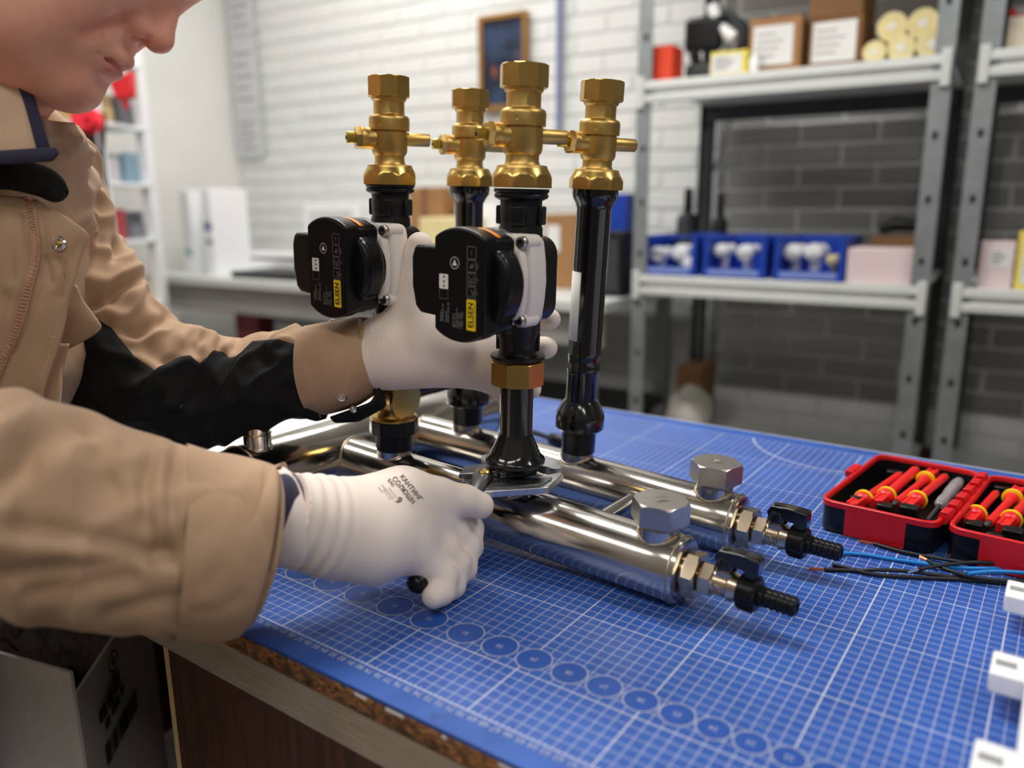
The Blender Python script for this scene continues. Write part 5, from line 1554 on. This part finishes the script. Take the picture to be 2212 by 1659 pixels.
# short hair over the skull, out of the picture
def hair_sdf(p):
    d = s_ell(p, mm(0, -84, 88), mm(82, 100, 90))
    d = smax(d, -s_ell(p, mm(0, -30, 20), mm(90, 70, 88)), .01)
    d = smax(d, -(p[..., 2] - .03 - .25 * (p[..., 1] + .12)), .01)
    return d
P2, F2 = sdf_mesh(hair_sdf, mm(-92, -195, 0), mm(92, 30, 185), .005)
finish('hair', np_mesh('hair', P2 @ HMn[:3, :3].T + HMn[:3, 3], F2), mat('dark_brown_hair', srgb(54, 40, 32), .6, var=.3, scale=200, bump=.8, bscale=300, bdist=.003, stretch=(1, 1, .1)), person, angle=80)
for sx in (-1, 1):
    b = MB(HM); b.ball(mm(sx * 32, -25.0, 53), .0118, 16); e_ = b.build('eye', M_WHITEP, person)
    b = MB(HM); b.lathe([(.0001, .0120), (.0055, .0106)], mm(sx * 32, -25, 53), (0, 1, -.5), 16, closed=False); b.build('iris', mat('brown_iris', srgb(80, 54, 36), .2), e_)

# ------------------------------------------------------------------ cloth tubes drawn through rings
def ring_surface(rings, ns, nphi, amp=.0, creases=(), seed=0, freq=(1., 1.), ratio=1., ridge=()):
    R_ = catmull(rings, ns)
    C_ = []; H_ = []; D_ = []
    for (ut, vt, ub, vb, d, *rest) in R_:
        a = W(ut, vt, d); b = W(ub, vb, d)
        C_.append((a + b) / 2); H_.append((a - b) / 2)
        D_.append(rest[0] if rest else ratio)
    P = np.zeros((ns, nphi, 3)); O = np.zeros((ns, nphi, 3))
    for i in range(ns):
        tg = (C_[min(i + 1, ns - 1)] - C_[max(i - 1, 0)]).normalized()
        dv = -FW
        dv = (dv - tg * dv.dot(tg)).normalized() * (H_[i].length * D_[i])
        for k in range(nphi):
            f = 2 * PI * k / nphi
            o = H_[i] * math.cos(f) + dv * math.sin(f)
            P[i, k] = C_[i] + o
            O[i, k] = o.normalized()
    disp = np.zeros((ns, nphi))
    if amp:
        for i in range(ns):
            for k in range(nphi):
                q = P[i, k]
                n_ = noise.noise(Vector((q[0] * 22 * freq[0] + seed, q[1] * 22 * freq[0], q[2] * 34 * freq[1])))
                n2_ = noise.noise(Vector((q[0] * 55 * freq[0] + seed, q[1] * 55 * freq[0], q[2] * 60 * freq[1])))
                disp[i, k] = amp * (n_ - .35 * abs(n_) + .35 * n2_)
                if ridge:
                    w1 = noise.noise(Vector((q[0] * 9 + seed, q[1] * 9, q[2] * 9))) * .05
                    n3 = noise.noise(Vector(((q[0] + w1) * ridge[1] + seed, (q[1] + w1) * ridge[1], (q[2] - w1) * ridge[2])))
                    disp[i, k] += ridge[0] * ((1 - abs(n3)) ** 5 - .3)
    px = project(P)
    face = np.clip((O @ np.array([-FW.x, -FW.y, -FW.z])) * 3 + .5, 0, 1)
    for poly, depth, width in creases:
        dist = poly_dist(px, poly)
        disp -= depth * np.exp(-(dist / width) ** 2) * face
    for _ in range(2):                               # soften the folds so that the cloth never kinks
        disp = (np.roll(disp, 1, 1) + 2 * disp + np.roll(disp, -1, 1)) / 4
        e = np.concatenate([disp[:1], disp, disp[-1:]], 0)
        disp = (e[:-2] + 2 * e[1:-1] + e[2:]) / 4
    return P + O * disp[..., None], O

def project(P):
    q = P - np.array(CAM)
    z = q @ np.array(FW)
    return np.stack([1106 + FPX * (q @ np.array(RT)) / z, 829.5 + FPX * (q @ np.array(DN)) / z], -1)
def poly_dist(px, poly):
    best = np.full(px.shape[:-1], 1e9)
    for a, b in zip(poly[:-1], poly[1:]):
        a = np.array(a, float); b = np.array(b, float); ba = b - a
        t = np.clip(((px - a) @ ba) / (ba @ ba), 0, 1)
        best = np.minimum(best, np.sqrt(((px - a - t[..., None] * ba) ** 2).sum(-1)))
    return best
def grid_obj(name, P, m, wrap=True, par=None, thick=0., flip=False):
    b = MB(); b.grid([[Vector(q) for q in r] for r in P], wrap=wrap)
    o = b.build(name, m, par or person, angle=70)
    if thick:
        md = o.modifiers.new('thick', 'SOLIDIFY'); md.thickness = thick; md.offset = 0
    return o

# near (right) sleeve
NR = [(-330, 800, -380, 1290, .495), (-200, 826, -230, 1296, .508), (-80, 848, -105, 1303, .522), (25, 842, 5, 1314, .535), (100, 876, 85, 1325, .547), (172, 888, 160, 1337, .558), (250, 922, 232, 1348, .569),
      (335, 946, 305, 1360, .581), (425, 969, 375, 1363, .595), (510, 987, 445, 1366, .608), (560, 996, 495, 1362, .615)]
cr = [([(-60, 1134), (0, 1140), (120, 1155), (250, 1178), (372, 1206)], .0075, 15), ([(-60, 1160), (0, 1170), (140, 1186), (300, 1212)], -.005, 24),
      ([(60, 965), (110, 920), (150, 905)], .007, 22), ([(-20, 1060), (60, 1000), (120, 960), (180, 925)], .008, 28), ([(175, 885), (215, 960), (240, 1040)], .004, 20),
      ([(385, 965), (372, 1060), (372, 1160), (378, 1205)], .0060, 13), ([(330, 985), (312, 1050), (318, 1120), (345, 1190)], .0070, 17), ([(352, 980), (342, 1060), (352, 1150)], -.004, 14), ([(378, 1205), (400, 1150), (415, 1120)], .004, 13),
      ([(-40, 1262), (120, 1235), (230, 1215), (330, 1208)], .0065, 18), ([(60, 1290), (180, 1268), (290, 1250)], .0055, 15), ([(230, 1330), (330, 1300), (400, 1290)], .004, 14),
      ([(90, 985), (170, 950), (230, 960)], -.006, 28), ([(10, 930), (60, 905)], -.005, 26), ([(240, 1000), (290, 1040), (300, 1100)], -.004, 24)]
SR, _ = ring_surface(NR, 150, 130, .0030, cr, 3., (.55, .5), ratio=.92, ridge=(.0040, 14, 18))
grid_obj('sleeve', SR, M_TAN)
CR_ = [(405, 961, 372, 1368, .594), (450, 971, 408, 1371, .600), (520, 985, 462, 1374, .610), (585, 1002, 500, 1366, .619), (597, 1010, 510, 1352, .6205), (585, 1020, 505, 1340, .619), (520, 1010, 480, 1335, .611)]
crc = [([(520, 1290), (470, 1320), (420, 1325)], .003, 10), ([(560, 1040), (540, 1100), (530, 1130)], .002, 12), ([(402, 975), (396, 1080), (388, 1180), (372, 1330)], .0022, 5), ([(585, 1060), (570, 1170), (515, 1330)], .0012, 4), ([(480, 1230), (440, 1260)], .002, 10)]
SC, _ = ring_surface(CR_, 60, 110, .0018, crc, 9., ratio=.95)
grid_obj('sleeve_cuff', SC, M_TAN)
SN, _ = ring_surface([(540, 1022, 520, 1270, .612), (585, 1024, 560, 1240, .622), (612, 1024, 590, 1216, .632), (634, 1028, 612, 1212, .638), (664, 1038, 644, 1206, .650)], 28, 60, .001, ratio=.9)
grid_obj('shirt_cuff', SN, M_NAVY)

# far (left) sleeve
NL = [(60, 212, -90, 420, .815, .8), (120, 244, -50, 440, .835, .7), (198, 318, 0, 500, .855, .62), (214, 380, 20, 580, .862, .6), (240, 450, 40, 660, .866, .6), (262, 520, 60, 730, .868, .6), (302, 580, 75, 800, .870, .6), (318, 630, 100, 850, .872, .62),
      (365, 682, 150, 885, .872, .66), (415, 713, 225, 920, .870, .7), (470, 716, 310, 952, .866, .7), (530, 722, 410, 966, .862, .7), (590, 716, 490, 952, .858, .7), (640, 710, 570, 922, .854, .72), (690, 704, 660, 900, .850, .75), (720, 700, 700, 892, .848, .75)]
crl = [([(255, 520), (262, 535), (250, 552)], 0.0135, 9), ([(300, 600), (240, 640), (180, 665)], 0.0108, 13), ([(365, 690), (300, 720), (230, 700)], 0.0095, 13), ([(405, 735), (385, 765), (350, 780)], 0.0081, 10), ([(440, 730), (425, 750), (432, 775)], 0.0081, 7),
       ([(478, 735), (470, 755), (485, 765)], 0.0081, 7), ([(520, 728), (505, 750)], 0.0068, 8), ([(225, 430), (215, 520), (160, 600)], 0.0081, 13), ([(215, 400), (190, 470), (165, 520)], 0.0054, 14), ([(430, 790), (410, 850), (380, 900)], 0.0081, 12), ([(350, 810), (330, 880), (300, 930)], 0.0054, 16),
       ([(470, 770), (455, 860), (440, 930)], 0.0054, 16), ([(560, 760), (620, 850), (650, 870)], 0.0041, 18), ([(280, 640), (330, 690), (340, 730)], -0.0081, 20), ([(410, 720), (455, 735)], -0.0068, 14), ([(545, 715), (600, 735), (640, 720)], -0.0041, 14), ([(330, 560), (290, 640), (240, 680)], -0.0054, 22)]
SLf, OL = ring_surface(NL, 230, 150, .0042, crl, 17., ridge=(.0085, 24, 30))
grid_obj('sleeve', SLf, M_TAN)
# black panel: everything below this border on the camera side
border = [(150, 640), (185, 668), (225, 698), (240, 706), (291, 769), (339, 802), (389, 769), (411, 766), (433, 785), (459, 756), (481, 759), (497, 772), (519, 766), (547, 736), (601, 731), (633, 742), (662, 726), (720, 715)]
pxl = project(SLf)
rows = []
ns, nphi = SLf.shape[:2]
bu = [q[0] for q in border]; bv = [q[1] for q in border]
kmax = int(nphi * .80)
NB = 70
for i in range(ns):
    best = None
    for k in range(0, nphi // 2):
        u, v = pxl[i, k]
        if u > 140 and v > np.interp(u, bu, bv):
            if k > 0:
                u0, v0 = pxl[i, k - 1]
                a0 = v0 - np.interp(u0, bu, bv); a1 = v - np.interp(u, bu, bv)
                best = k - 1 + (0 - a0) / (a1 - a0) if a0 < 0 else float(k)
            else:
                best = 0.
            break
    if best is None:
        if rows: break
        continue
    row = []
    for j in range(NB):
        kk = best + (kmax - best) * j / (NB - 1)
        k0 = int(kk) % nphi; fr = kk - int(kk)
        q = SLf[i, k0] * (1 - fr) + SLf[i, (k0 + 1) % nphi] * fr
        o = OL[i, k0] * (1 - fr) + OL[i, (k0 + 1) % nphi] * fr
        row.append(Vector(q + o * (.0026 if 0 < j < NB - 1 else -.0003)))
    rows.append(row)
b = MB(); b.grid(rows); bp = b.build('elbow_panel', M_BLACKF, person, angle=70, label='black reinforcement panel')
CL_ = [(664, 704, 680, 897, .850), (690, 699, 712, 896, .848), (735, 692, 765, 880, .842), (772, 685, 800, 858, .838), (780, 688, 806, 850, .8375), (772, 694, 800, 843, .838), (735, 702, 770, 850, .842)]
SCL, OC = ring_surface(CL_, 60, 100, .0012, [([(676, 715), (664, 780), (690, 870)], .0012, 5), ([(770, 700), (780, 770), (796, 840)], .0008, 4), ([(745, 790), (735, 840)], .002, 8)], 31., ratio=1.0)
cl = grid_obj('sleeve_cuff', SCL, M_TAN)
SNL, _ = ring_surface([(745, 692, 770, 850, .841), (780, 684, 808, 846, .836), (800, 686, 826, 838, .833)], 20, 50, .0015, ratio=.74)
grid_obj('shirt_cuff', SNL, M_NAVY)
# black flap of the cuff under the wrist
b = MB(); Q = [W(706, 902, .82), W(800, 868, .815), W(818, 832, .815), W(828, 880, .82), W(770, 912, .83), W(720, 915, .835)]
b._add(Q + [q + FW * .03 for q in Q], [tuple(range(6)), tuple(range(11, 5, -1))] + [(i, (i + 1) % 6, 6 + (i + 1) % 6, 6 + i) for i in range(6)]); tab_ = b.build('cuff_tab', M_BLACKF, person, bevel=.004)
# ------------------------------------------------------------------ jacket body
def tring(c, fh, lh, n=72, sq=.85):
    out = []
    for k in range(n):
        a = 2 * PI * k / n
        cx, sy = math.cos(a), math.sin(a)
        out.append(c + TF * (fh * math.copysign(abs(cx) ** sq, cx)) + TL * (lh * math.copysign(abs(sy) ** sq, sy)))
    return out
T_ = [(W(-18, 262, .715), .058, .070), (W(-30, 300, .72), .070, .092), (W(-80, 350, .735), .085, .130), (W(-135, 430, .745), .100, .170), (W(-170, 560, .75), .112, .190), (W(-180, 720, .755), .116, .195),
      (W(-195, 880, .765), .120, .200), (Vector((-.545, -.19, .06)), .128, .195), (HIP + Vector((0, 0, -.02)), .130, .190), (HIP + Vector((0, 0, -.12)), .132, .190)]
Tn = catmull([(c.x, c.y, c.z, f, l) for c, f, l in T_], 70)
rows = []
for i, q in enumerate(Tn):
    r = tring(Vector(q[:3]), q[3], q[4])
    rr = []
    for v in r:
        n_ = noise.noise(Vector((v.x * 14, v.y * 14 + 5, v.z * 10))) * .006 + noise.noise(Vector((v.x * 40, v.y * 40 + 5, v.z * 26))) * .003 + .008 * (1 - abs(noise.noise(Vector((v.x * 22, v.y * 22 + 9, v.z * 16))))) ** 5 - .003
        cc_ = Vector(q[:3]); o = (v - cc_).normalized(); rr.append(v + o * n_)
    rows.append(rr)
b = MB(); b.grid(rows, wrap=True); jk = b.build('jacket_body', M_TAN, person, angle=70)

def sheet(name, rows_px, m, par, thick=.002, nu=26, nv=30, amp=.002, seed=0., bulge=0., creases=()):
    """rows of (u0, v0, d0, u1, v1, d1) from left to right edge"""
    R_ = catmull(rows_px, nv)
    P = np.zeros((nv, nu, 3))
    for i, (u0, v0, d0, u1, v1, d1) in enumerate(R_):
        for k in range(nu):
            f = k / (nu - 1)
            P[i, k] = W(u0 + (u1 - u0) * f, v0 + (v1 - v0) * f, d0 + (d1 - d0) * f - bulge * math.sin(PI * f))
    px = project(P)
    D = np.zeros((nv, nu))
    for i in range(nv):
        for k in range(nu):
            q = P[i, k]; D[i, k] = amp * noise.noise(Vector((q[0] * 40 + seed, q[1] * 40, q[2] * 26)))
    for poly, depth, width in creases:
        D -= depth * np.exp(-(poly_dist(px, poly) / width) ** 2)
    P = P - np.array(FW) * D[..., None]
    return grid_obj(name, P, m, False, par, thick)
# left front panel hanging open, with zip and snap
fp_rows = [(-260, 405, .665, 70, 428, .690), (-260, 440, .664, 112, 452, .690), (-260, 475, .663, 158, 480, .690), (-260, 505, .662, 191, 508, .690), (-262, 535, .662, 181, 540, .690), (-265, 565, .662, 173, 565, .690), (-270, 610, .662, 162, 611, .690),
           (-275, 650, .663, 148, 650, .691), (-280, 700, .664, 141, 695, .692), (-285, 750, .665, 127, 748, .693), (-290, 810, .667, 105, 812, .695), (-300, 880, .670, 88, 880, .698), (-310, 980, .675, 62, 980, .700)]
pnl = sheet('front_panel', fp_rows, M_TAN, person, .0022, 60, 60, .0025, 2., .006,
            [([(150, 470), (100, 450), (80, 430)], .0015, 5), ([(165, 530), (140, 570), (125, 640), (110, 720), (85, 800), (70, 870)], .0016, 5), ([(125, 560), (140, 600), (130, 640)], .0035, 9), ([(100, 560), (112, 610)], .003, 8),
             ([(40, 470), (20, 540), (25, 600)], .003, 12), ([(90, 470), (96, 540), (84, 620), (60, 700), (30, 760)], .0022, 6), ([(45, 470), (52, 540), (46, 620), (25, 690), (0, 740)], .0018, 6), ([(10, 640), (-20, 760)], .003, 14)])
zp = [(64, 424), (70, 470), (75, 513), (77, 534), (74, 573), (63, 614), (47, 677), (25, 737), (6, 778), (-20, 840)]
Zc = catmull([(u, v, .6815 - .0105 + .0002 * i) for i, (u, v) in enumerate(zp)], 76)
bvh_p = None
def surf_hit(obj):
    return BVHTree.FromPolygons([v.co.copy() for v in obj.data.vertices], [tuple(p.vertices) for p in obj.data.polygons])
bt = surf_hit(pnl)
def drop(u, v, tree, lift=.001, dflt=.68):
    d = (W(u, v, 1.) - CAM)
    h = tree.ray_cast(CAM, d.normalized())
    if h[0] is None: return W(u, v, dflt), -FW
    return h[0] - d.normalized() * lift, h[1]
Zp = [drop(q[0], q[1], bt, .0014)[0] for q in Zc]
b = MB()
tp = [[p + RT * (-.0042), p + RT * .0042] for p in Zp]
b.grid(tp); ztape = b.build('zip_tape', mat('zip_tape', srgb(180, 140, 114), .8, var=.06), pnl)
md = ztape.modifiers.new('thick', 'SOLIDIFY'); md.thickness = .0006
zt0 = None
M_TOOTH = mat('zip_tooth', srgb(190, 148, 124), .45, var=.08)
for k in range(1, 75):
    tg = (Zp[k + 1] - Zp[k - 1]).normalized(); sd = tg.cross(-FW).normalized(); up = sd.cross(tg)
    b = MB(frame(Zp[k] - FW * .0010 + RT * (.0003 if k % 2 else -.0003), sd, tg, up)); b.box((0, 0, 0), (.0024, .00085, .0010))
    if zt0 is None:
        b.build('zip_tooth', M_TOOTH, ztape, bevel=.0004)
        zt0 = 1
    else:
        b.build('zip_tooth', M_TOOTH, ztape)
p_, n_ = drop(127, 527, bt, .0002)
b = MB(); r = .0068; b.lathe([(r, -.001), (r, .0012), (r * .85, .0024), (r * .66, .0026), (r * .5, .0014), (r * .3, .0010)], p_, -FW, 28); sb = b.build('snap_button', M_CHROME, pnl, angle=40)
b = MB(); b.lathe([(r * .3, .0008), (r * .28, .0022), (.0002, .0026)], p_, -FW, 16); b.build('snap_stud', M_BRASSN, sb, angle=50)
for pts in ([(78, 436), (112, 460), (150, 484), (176, 512)], [(158, 530), (150, 580), (140, 640), (118, 720), (96, 800), (74, 870)], [(136, 660), (110, 740), (84, 820), (66, 870)]):
    Q = catmull(pts, 60); b = MB()
    for k in range(0, 58, 2):
        b.tube([drop(*Q[k], bt, .0014)[0], drop(*Q[k + 1], bt, .0014)[0]], .00035, 5)
    o = b.build('stitching', M_THREAD, pnl); o['kind'] = 'stuff'
# flap of the left side behind the panel and the folded front edge below
sheet('side_flap', [(40, 560, .725, 168, 618, .742), (40, 600, .725, 182, 650, .742), (40, 640, .725, 205, 682, .742), (40, 690, .725, 219, 706, .742), (40, 730, .725, 200, 726, .742), (40, 770, .725, 156, 748, .742), (40, 790, .725, 150, 752, .742)], M_TAN, person, .002, 20, 24, .0015, 8.)
sheet('front_edge', [(30, 740, .712, 150, 742, .722), (30, 800, .712, 138, 800, .722), (30, 850, .712, 132, 850, .722), (30, 900, .714, 128, 905, .724), (30, 980, .716, 118, 985, .726)], M_TAN, person, .003, 20, 20, .0015, 12., .004)
sheet('hem_lining', [(96, 800, .716, 134, 776, .7195), (92, 850, .716, 133, 840, .7195), (84, 930, .718, 126, 930, .7215)], M_TANL, person, .002, 8, 12, .0008, 14.)
# collar: pale flap with navy trim, black fold below
sheet('collar', [(-230, 150, .640, 48, 186, .655), (-230, 200, .637, 62, 225, .653), (-230, 260, .635, 80, 280, .653), (-230, 345, .634, 92, 326, .655)], M_TANL, person, .004, 40, 24, .0010, 21., .004)
sheet('collar_trim', [(36, 183, .6525, 69, 200, .6560), (52, 225, .6505, 82, 232, .6545), (68, 280, .6505, 97, 282, .6545), (80, 322, .6525, 110, 322, .6555)], M_NAVY, person, .0055, 10, 16, .0003, 22.)
sheet('collar_trim', [(-230, 342, .6310, 122, 322, .6535), (-230, 356, .6305, 128, 334, .6530), (-230, 372, .6310, 112, 346, .6535)], M_NAVY, person, .006, 40, 8, .0003, 23., .003)
IC, _ = ring_surface([(-150, 352, -150, 450, .672), (-60, 354, -60, 420, .675), (10, 352, 10, 412, .676), (70, 352, 72, 424, .680), (112, 366, 110, 436, .686), (134, 384, 128, 436, .689), (143, 400, 140, 428, .690), (146, 412, 145, 418, .690)], 66, 48, .0012, [([(60, 430), (110, 418), (132, 396)], .004, 8)], 41., ratio=.8)
grid_obj('inner_collar', IC, M_BLACKF)
# yoke over the far shoulder with a double seam
YK, _ = ring_surface([(20, 196, -120, 300, .780, .5), (72, 210, -90, 380, .800, .6), (118, 240, -60, 420, .818, .6), (172, 290, -20, 460, .838, .55), (192, 318, 0, 480, .846, .5)], 40, 60, .002, [([(112, 285), (150, 296), (190, 312)], .0018, 4), ([(90, 270), (112, 285)], .0018, 4)], 51.)
grid_obj('yoke', YK, M_TAN)
# trousers and shoes
for sx in (-1, 1):
    hp = HIP + TL * (.09 * sx) + Vector((0, 0, .02)); kn = Vector((hp.x + .03, hp.y + .02, -.42)); an = Vector((hp.x, hp.y, FLOOR + .05))
    b = MB(); b.tube([Vector(q) for q in catmull([hp, hp.lerp(kn, .5), kn, kn.lerp(an, .5), an], 20)], [.105 - .035 * i / 19 for i in range(20)], 24); b.build('trouser_leg', M_BLACKF, person, angle=70)
    b = MB(frame((an.x, an.y, FLOOR), TF, TL, Z)); b.tube([(-.07, 0, .045), (-.02, 0, .05), (.08, 0, .04), (.16, 0, .03)], [.035, .045, .045, .028], 14); b.build('shoe', M_BLACKM, person, angle=70)
# near shoulder sleeve, left of the picture
cA = W(-215, 1061, .508)
Q = [Vector(q) for q in catmull([SHR + TL * .10 + Z * .015, SHR + Z * .01, SHR.lerp(ELR, .35) - TL * .012, SHR.lerp(ELR, .75) - TL * .012, ELR - TL * .004, ELR.lerp(cA, .55), cA], 60)]
rad_ = [q[0] for q in catmull([(.070,), (.086,), (.082,), (.078,), (.076,), (.072,), (.064,)], 60)]
b = MB(); b.tube(Q, rad_, 48)
for i, v in enumerate(b.v):
    c_ = Q[i // 48]; o = (v - c_).normalized()
    b.v[i] = v + o * (.005 * noise.noise(v * 16) + .003 * noise.noise(v * 40))
b.build('upper_sleeve', M_TAN, person, angle=70)
for (u, v, ob, r) in ((738, 858, cl, .0052), (764, 884, tab_, .0040)):
    p_, n_ = drop(u, v, surf_hit(ob), .0002, .81)
    b = MB(); b.lathe([(r, -.001), (r, .0012), (r * .82, .0024), (r * .62, .0026), (r * .5, .0016), (r * .3, .0014), (r * .22, .0034), (.0002, .0036)], p_, -FW, 24); b.build('snap_button', M_CHROME, ob, angle=40)
# ------------------------------------------------------------------ gloves
def chain(p, pts, k=.004):
    d = None
    for (a, ra), (b, rb) in zip(pts[:-1], pts[1:]):
        q = s_cap(p, tuple(a), tuple(b), ra, rb)
        d = q if d is None else smin(d, q, k)
    return d
def C(*pts):
    return [(W(u, v, d), r) for u, v, d, r in pts]
def hand(fingers, palm, lo, hi, h=.0016, kf=.0050, kp=.012, rib=None):
    def f(p):
        d = None
        for pts, k in palm:
            q = chain(p, pts, .012)
            d = q if d is None else smin(d, q, k)
        g = None
        for pts in fingers:
            q = chain(p, pts)
            g = q if g is None else smin(g, q, kf)
        d = smin(d, g, kp)
        if rib is not None: d = rib(p, d)
        return d
    return sdf_mesh(f, lo, hi, h)
def bounds(sets, pad=.012):
    P = [(q[0], q[1]) for s_ in sets for q in s_]
    lo = [min(q[i] - r for q, r in P) - pad for i in range(3)]; hi = [max(q[i] + r for q, r in P) + pad for i in range(3)]
    return lo, hi
# right glove round the plier handle
R_F = [C((860, 1072, .695, .0200), (950, 1070, .712, .0155), (1005, 1080, .722, .0136), (1038, 1092, .728, .0124)),
       C((930, 1100, .728, .0180), (985, 1118, .745, .0160), (1012, 1142, .750, .0142), (1014, 1182, .744, .0125), (990, 1205, .730, .0112)),
       C((925, 1130, .715, .0180), (978, 1152, .728, .0160), (1004, 1180, .733, .0145), (1000, 1228, .725, .0125), (972, 1250, .710, .0112)),
       C((905, 1160, .700, .0168), (958, 1190, .708, .0152), (984, 1218, .712, .0138), (976, 1264, .704, .0120), (950, 1280, .692, .0108)),
       C((878, 1185, .686, .0155), (928, 1222, .690, .0138), (958, 1246, .692, .0126), (954, 1278, .684, .0114), (938, 1288, .676, .0106))]
R_P = [(C((606, 1114, .630, .0350), (660, 1122, .645, .0335), (720, 1132, .660, .0340)), .012),
       (C((720, 1132, .660, .0340), (800, 1122, .682, .0350), (868, 1105, .702, .0320), (930, 1112, .718, .0250)), .02),
       (C((730, 1160, .658, .0320), (810, 1180, .668, .0300), (880, 1180, .684, .0230)), .02),
       (C((838, 1085, .695, .0240), (868, 1062, .708, .0180), (930, 1085, .730, .0160)), .016)]
wax = np.array((W(720, 1132, .660) - W(606, 1114, .630)).normalized()); wo = np.array(W(612, 1114, .632))
def ribR(p, d):
    s_ = (p - wo) @ wax
    w_ = np.clip((.050 - s_) / .02, 0, 1)
    return np.maximum(d - .0009 * np.sin(s_ * 2 * PI / .011) * w_, -(s_ - .004))
lo, hi = bounds(R_F + [q[0] for q in R_P])
GP, GF = hand(R_F, R_P, lo, hi, rib=ribR)
gr = finish('glove', np_mesh('glove', GP, GF), M_GLOVE, person, angle=80, label='white knit glove on the hand with the pliers')
# creases of the fabric pressed into the glove
def emboss(obj, creases, facing=True):
    n = len(obj.data.vertices)
    co = np.empty(n * 3, np.float32); obj.data.vertices.foreach_get('co', co); co = co.reshape(-1, 3)
    no = np.empty(n * 3, np.float32); obj.data.vertices.foreach_get('normal', no); no = no.reshape(-1, 3)
    px = project(co)
    fc = np.clip((no @ np.array([-FW.x, -FW.y, -FW.z])) * 2, 0, 1)
    D = np.zeros(n)
    for poly, depth, width in creases:
        D -= depth * np.exp(-(poly_dist(px, poly) / width) ** 2)
    co = co + no * (D * fc)[:, None]
    obj.data.vertices.foreach_set('co', co.astype(np.float32).ravel()); obj.data.update()
emboss(gr, [([(940, 1060), (950, 1120), (958, 1180)], -.0018, 9), ([(963, 1100), (985, 1160), (995, 1200)], .0020, 7), ([(700, 1090), (690, 1130), (685, 1170)], -.0016, 8), ([(770, 1150), (830, 1160), (930, 1165)], .0014, 7), ([(880, 1190), (855, 1215), (840, 1245)], -.0020, 10),
           ([(985, 1200), (1010, 1195)], .0025, 6), ([(940, 1240), (965, 1265)], .002, 6), ([(900, 1050), (930, 1060), (1000, 1130)], .0012, 6), ([(720, 1060), (728, 1090)], .0012, 8)])
# rolled hem of the glove
HR, _ = ring_surface([(604, 1016, 590, 1212, .6295, .92), (610, 1012, 592, 1218, .6290, .95), (622, 1014, 604, 1219, .6325, .95), (628, 1022, 610, 1214, .635, .92)], 14, 60, .0006, ratio=.95)
grid_obj('glove_hem', HR, M_GLOVE, True, gr)
SK, _ = ring_surface([(590, 1040, 575, 1200, .628), (640, 1046, 625, 1200, .642)], 8, 40, 0, ratio=.88)
# printed marks on the back of the glove
bg = surf_hit(gr)
def on_glove(co, fs):
    return [drop(q.x, -q.y, bg, .0005, .70)[0] for q in co]
def px_frame(u, v, ang):
    """2-D text plane in picture pixels (x right, y up = -v), laid onto the glove afterwards"""
    a = math.radians(ang)
    return frame((u, -v, 0), (math.cos(a), -math.sin(a), 0), (math.sin(a), math.cos(a), 0), (0, 0, 1))
M_INK = mat('glove_ink', srgb(62, 54, 60), .8)
for s_, u, v, sz, ang in (('КАНТИНГ', 888, 1054, 14.5, 51), ('СОЛЮШН', 872, 1059, 14.5, 51), ('9', 861, 1081, 22, 51), ('ЕАС', 845, 1043, 9.5, 50)):
    text(s_, sz, px_frame(u, v, ang), M_INK, gr, 'glove_print', lift=on_glove, bold=.25)
for k, (u, v) in enumerate(((848, 1064), (842, 1067), (836, 1068), (829, 1052), (822, 1058))):
    text('артикул 10-01' if k < 3 else 'размер', 4.2, px_frame(u, v, 54), M_INK, gr, 'glove_print', join='gsm', lift=on_glove)

# left glove behind the near pump
L_F = [C((878, 722, .822, .0250), (884, 665, .818, .0195), (894, 605, .812, .0160), (903, 555, .806, .0145), (907, 530, .803, .0135)),
       C((1035, 722, .826, .0150), (1110, 702, .826, .0122), (1168, 691, .810, .0108), (1190, 690, .795, .0100)),
       C((1045, 756, .826, .0155), (1115, 753, .826, .0128), (1160, 750, .806, .0120), (1180, 751, .790, .0114)),
       C((1040, 790, .826, .0145), (1105, 814, .822, .0122), (1142, 834, .810, .0108), (1148, 840, .803, .0102)),
       C((1025, 812, .826, .0130), (1080, 838, .826, .0105), (1112, 850, .815, .0098))]
L_P = [(C((772, 764, .840, .0330), (815, 764, .834, .0340), (862, 762, .826, .0335)), .012),
       (C((862, 762, .826, .0335), (930, 768, .818, .0310), (990, 772, .816, .0290), (1040, 772, .822, .0260)), .02),
       (C((868, 735, .824, .0290), (905, 705, .820, .0240), (960, 720, .824, .0220)), .02),
       (C((940, 740, .822, .0260), (1035, 735, .828, .0200)), .02)]
wl = np.array((W(862, 762, .826) - W(772, 764, .840)).normalized()); w0 = np.array(W(772, 764, .840))
def ribL(p, d):
    s_ = (p - w0) @ wl
    return np.maximum(d - .0005 * np.sin(s_ * 2 * PI / .0042) * np.clip((.055 - s_) / .012, 0, 1), -(s_ - .006))
lo, hi = bounds(L_F + [q[0] for q in L_P])
GP, GF = hand(L_F, L_P, lo, hi, rib=ribL)
gl = finish('glove', np_mesh('glove', GP, GF), M_GLOVE, person, angle=80, label='white knit glove on the hand holding the near pump')
emboss(gl, [([(835, 700), (870, 770), (880, 800)], .0022, 6), ([(800, 745), (830, 790), (850, 815)], .0020, 6), ([(905, 740), (885, 770), (880, 790)], .0012, 10), ([(862, 650), (884, 655), (900, 650)], .0022, 6), ([(868, 680), (890, 690)], .0022, 6), ([(1000, 760), (1010, 800)], .0010, 8), ([(940, 730), (920, 770), (900, 800)], .0012, 9), ([(864, 668), (886, 674)], -.002, 6)])
flush_texts()
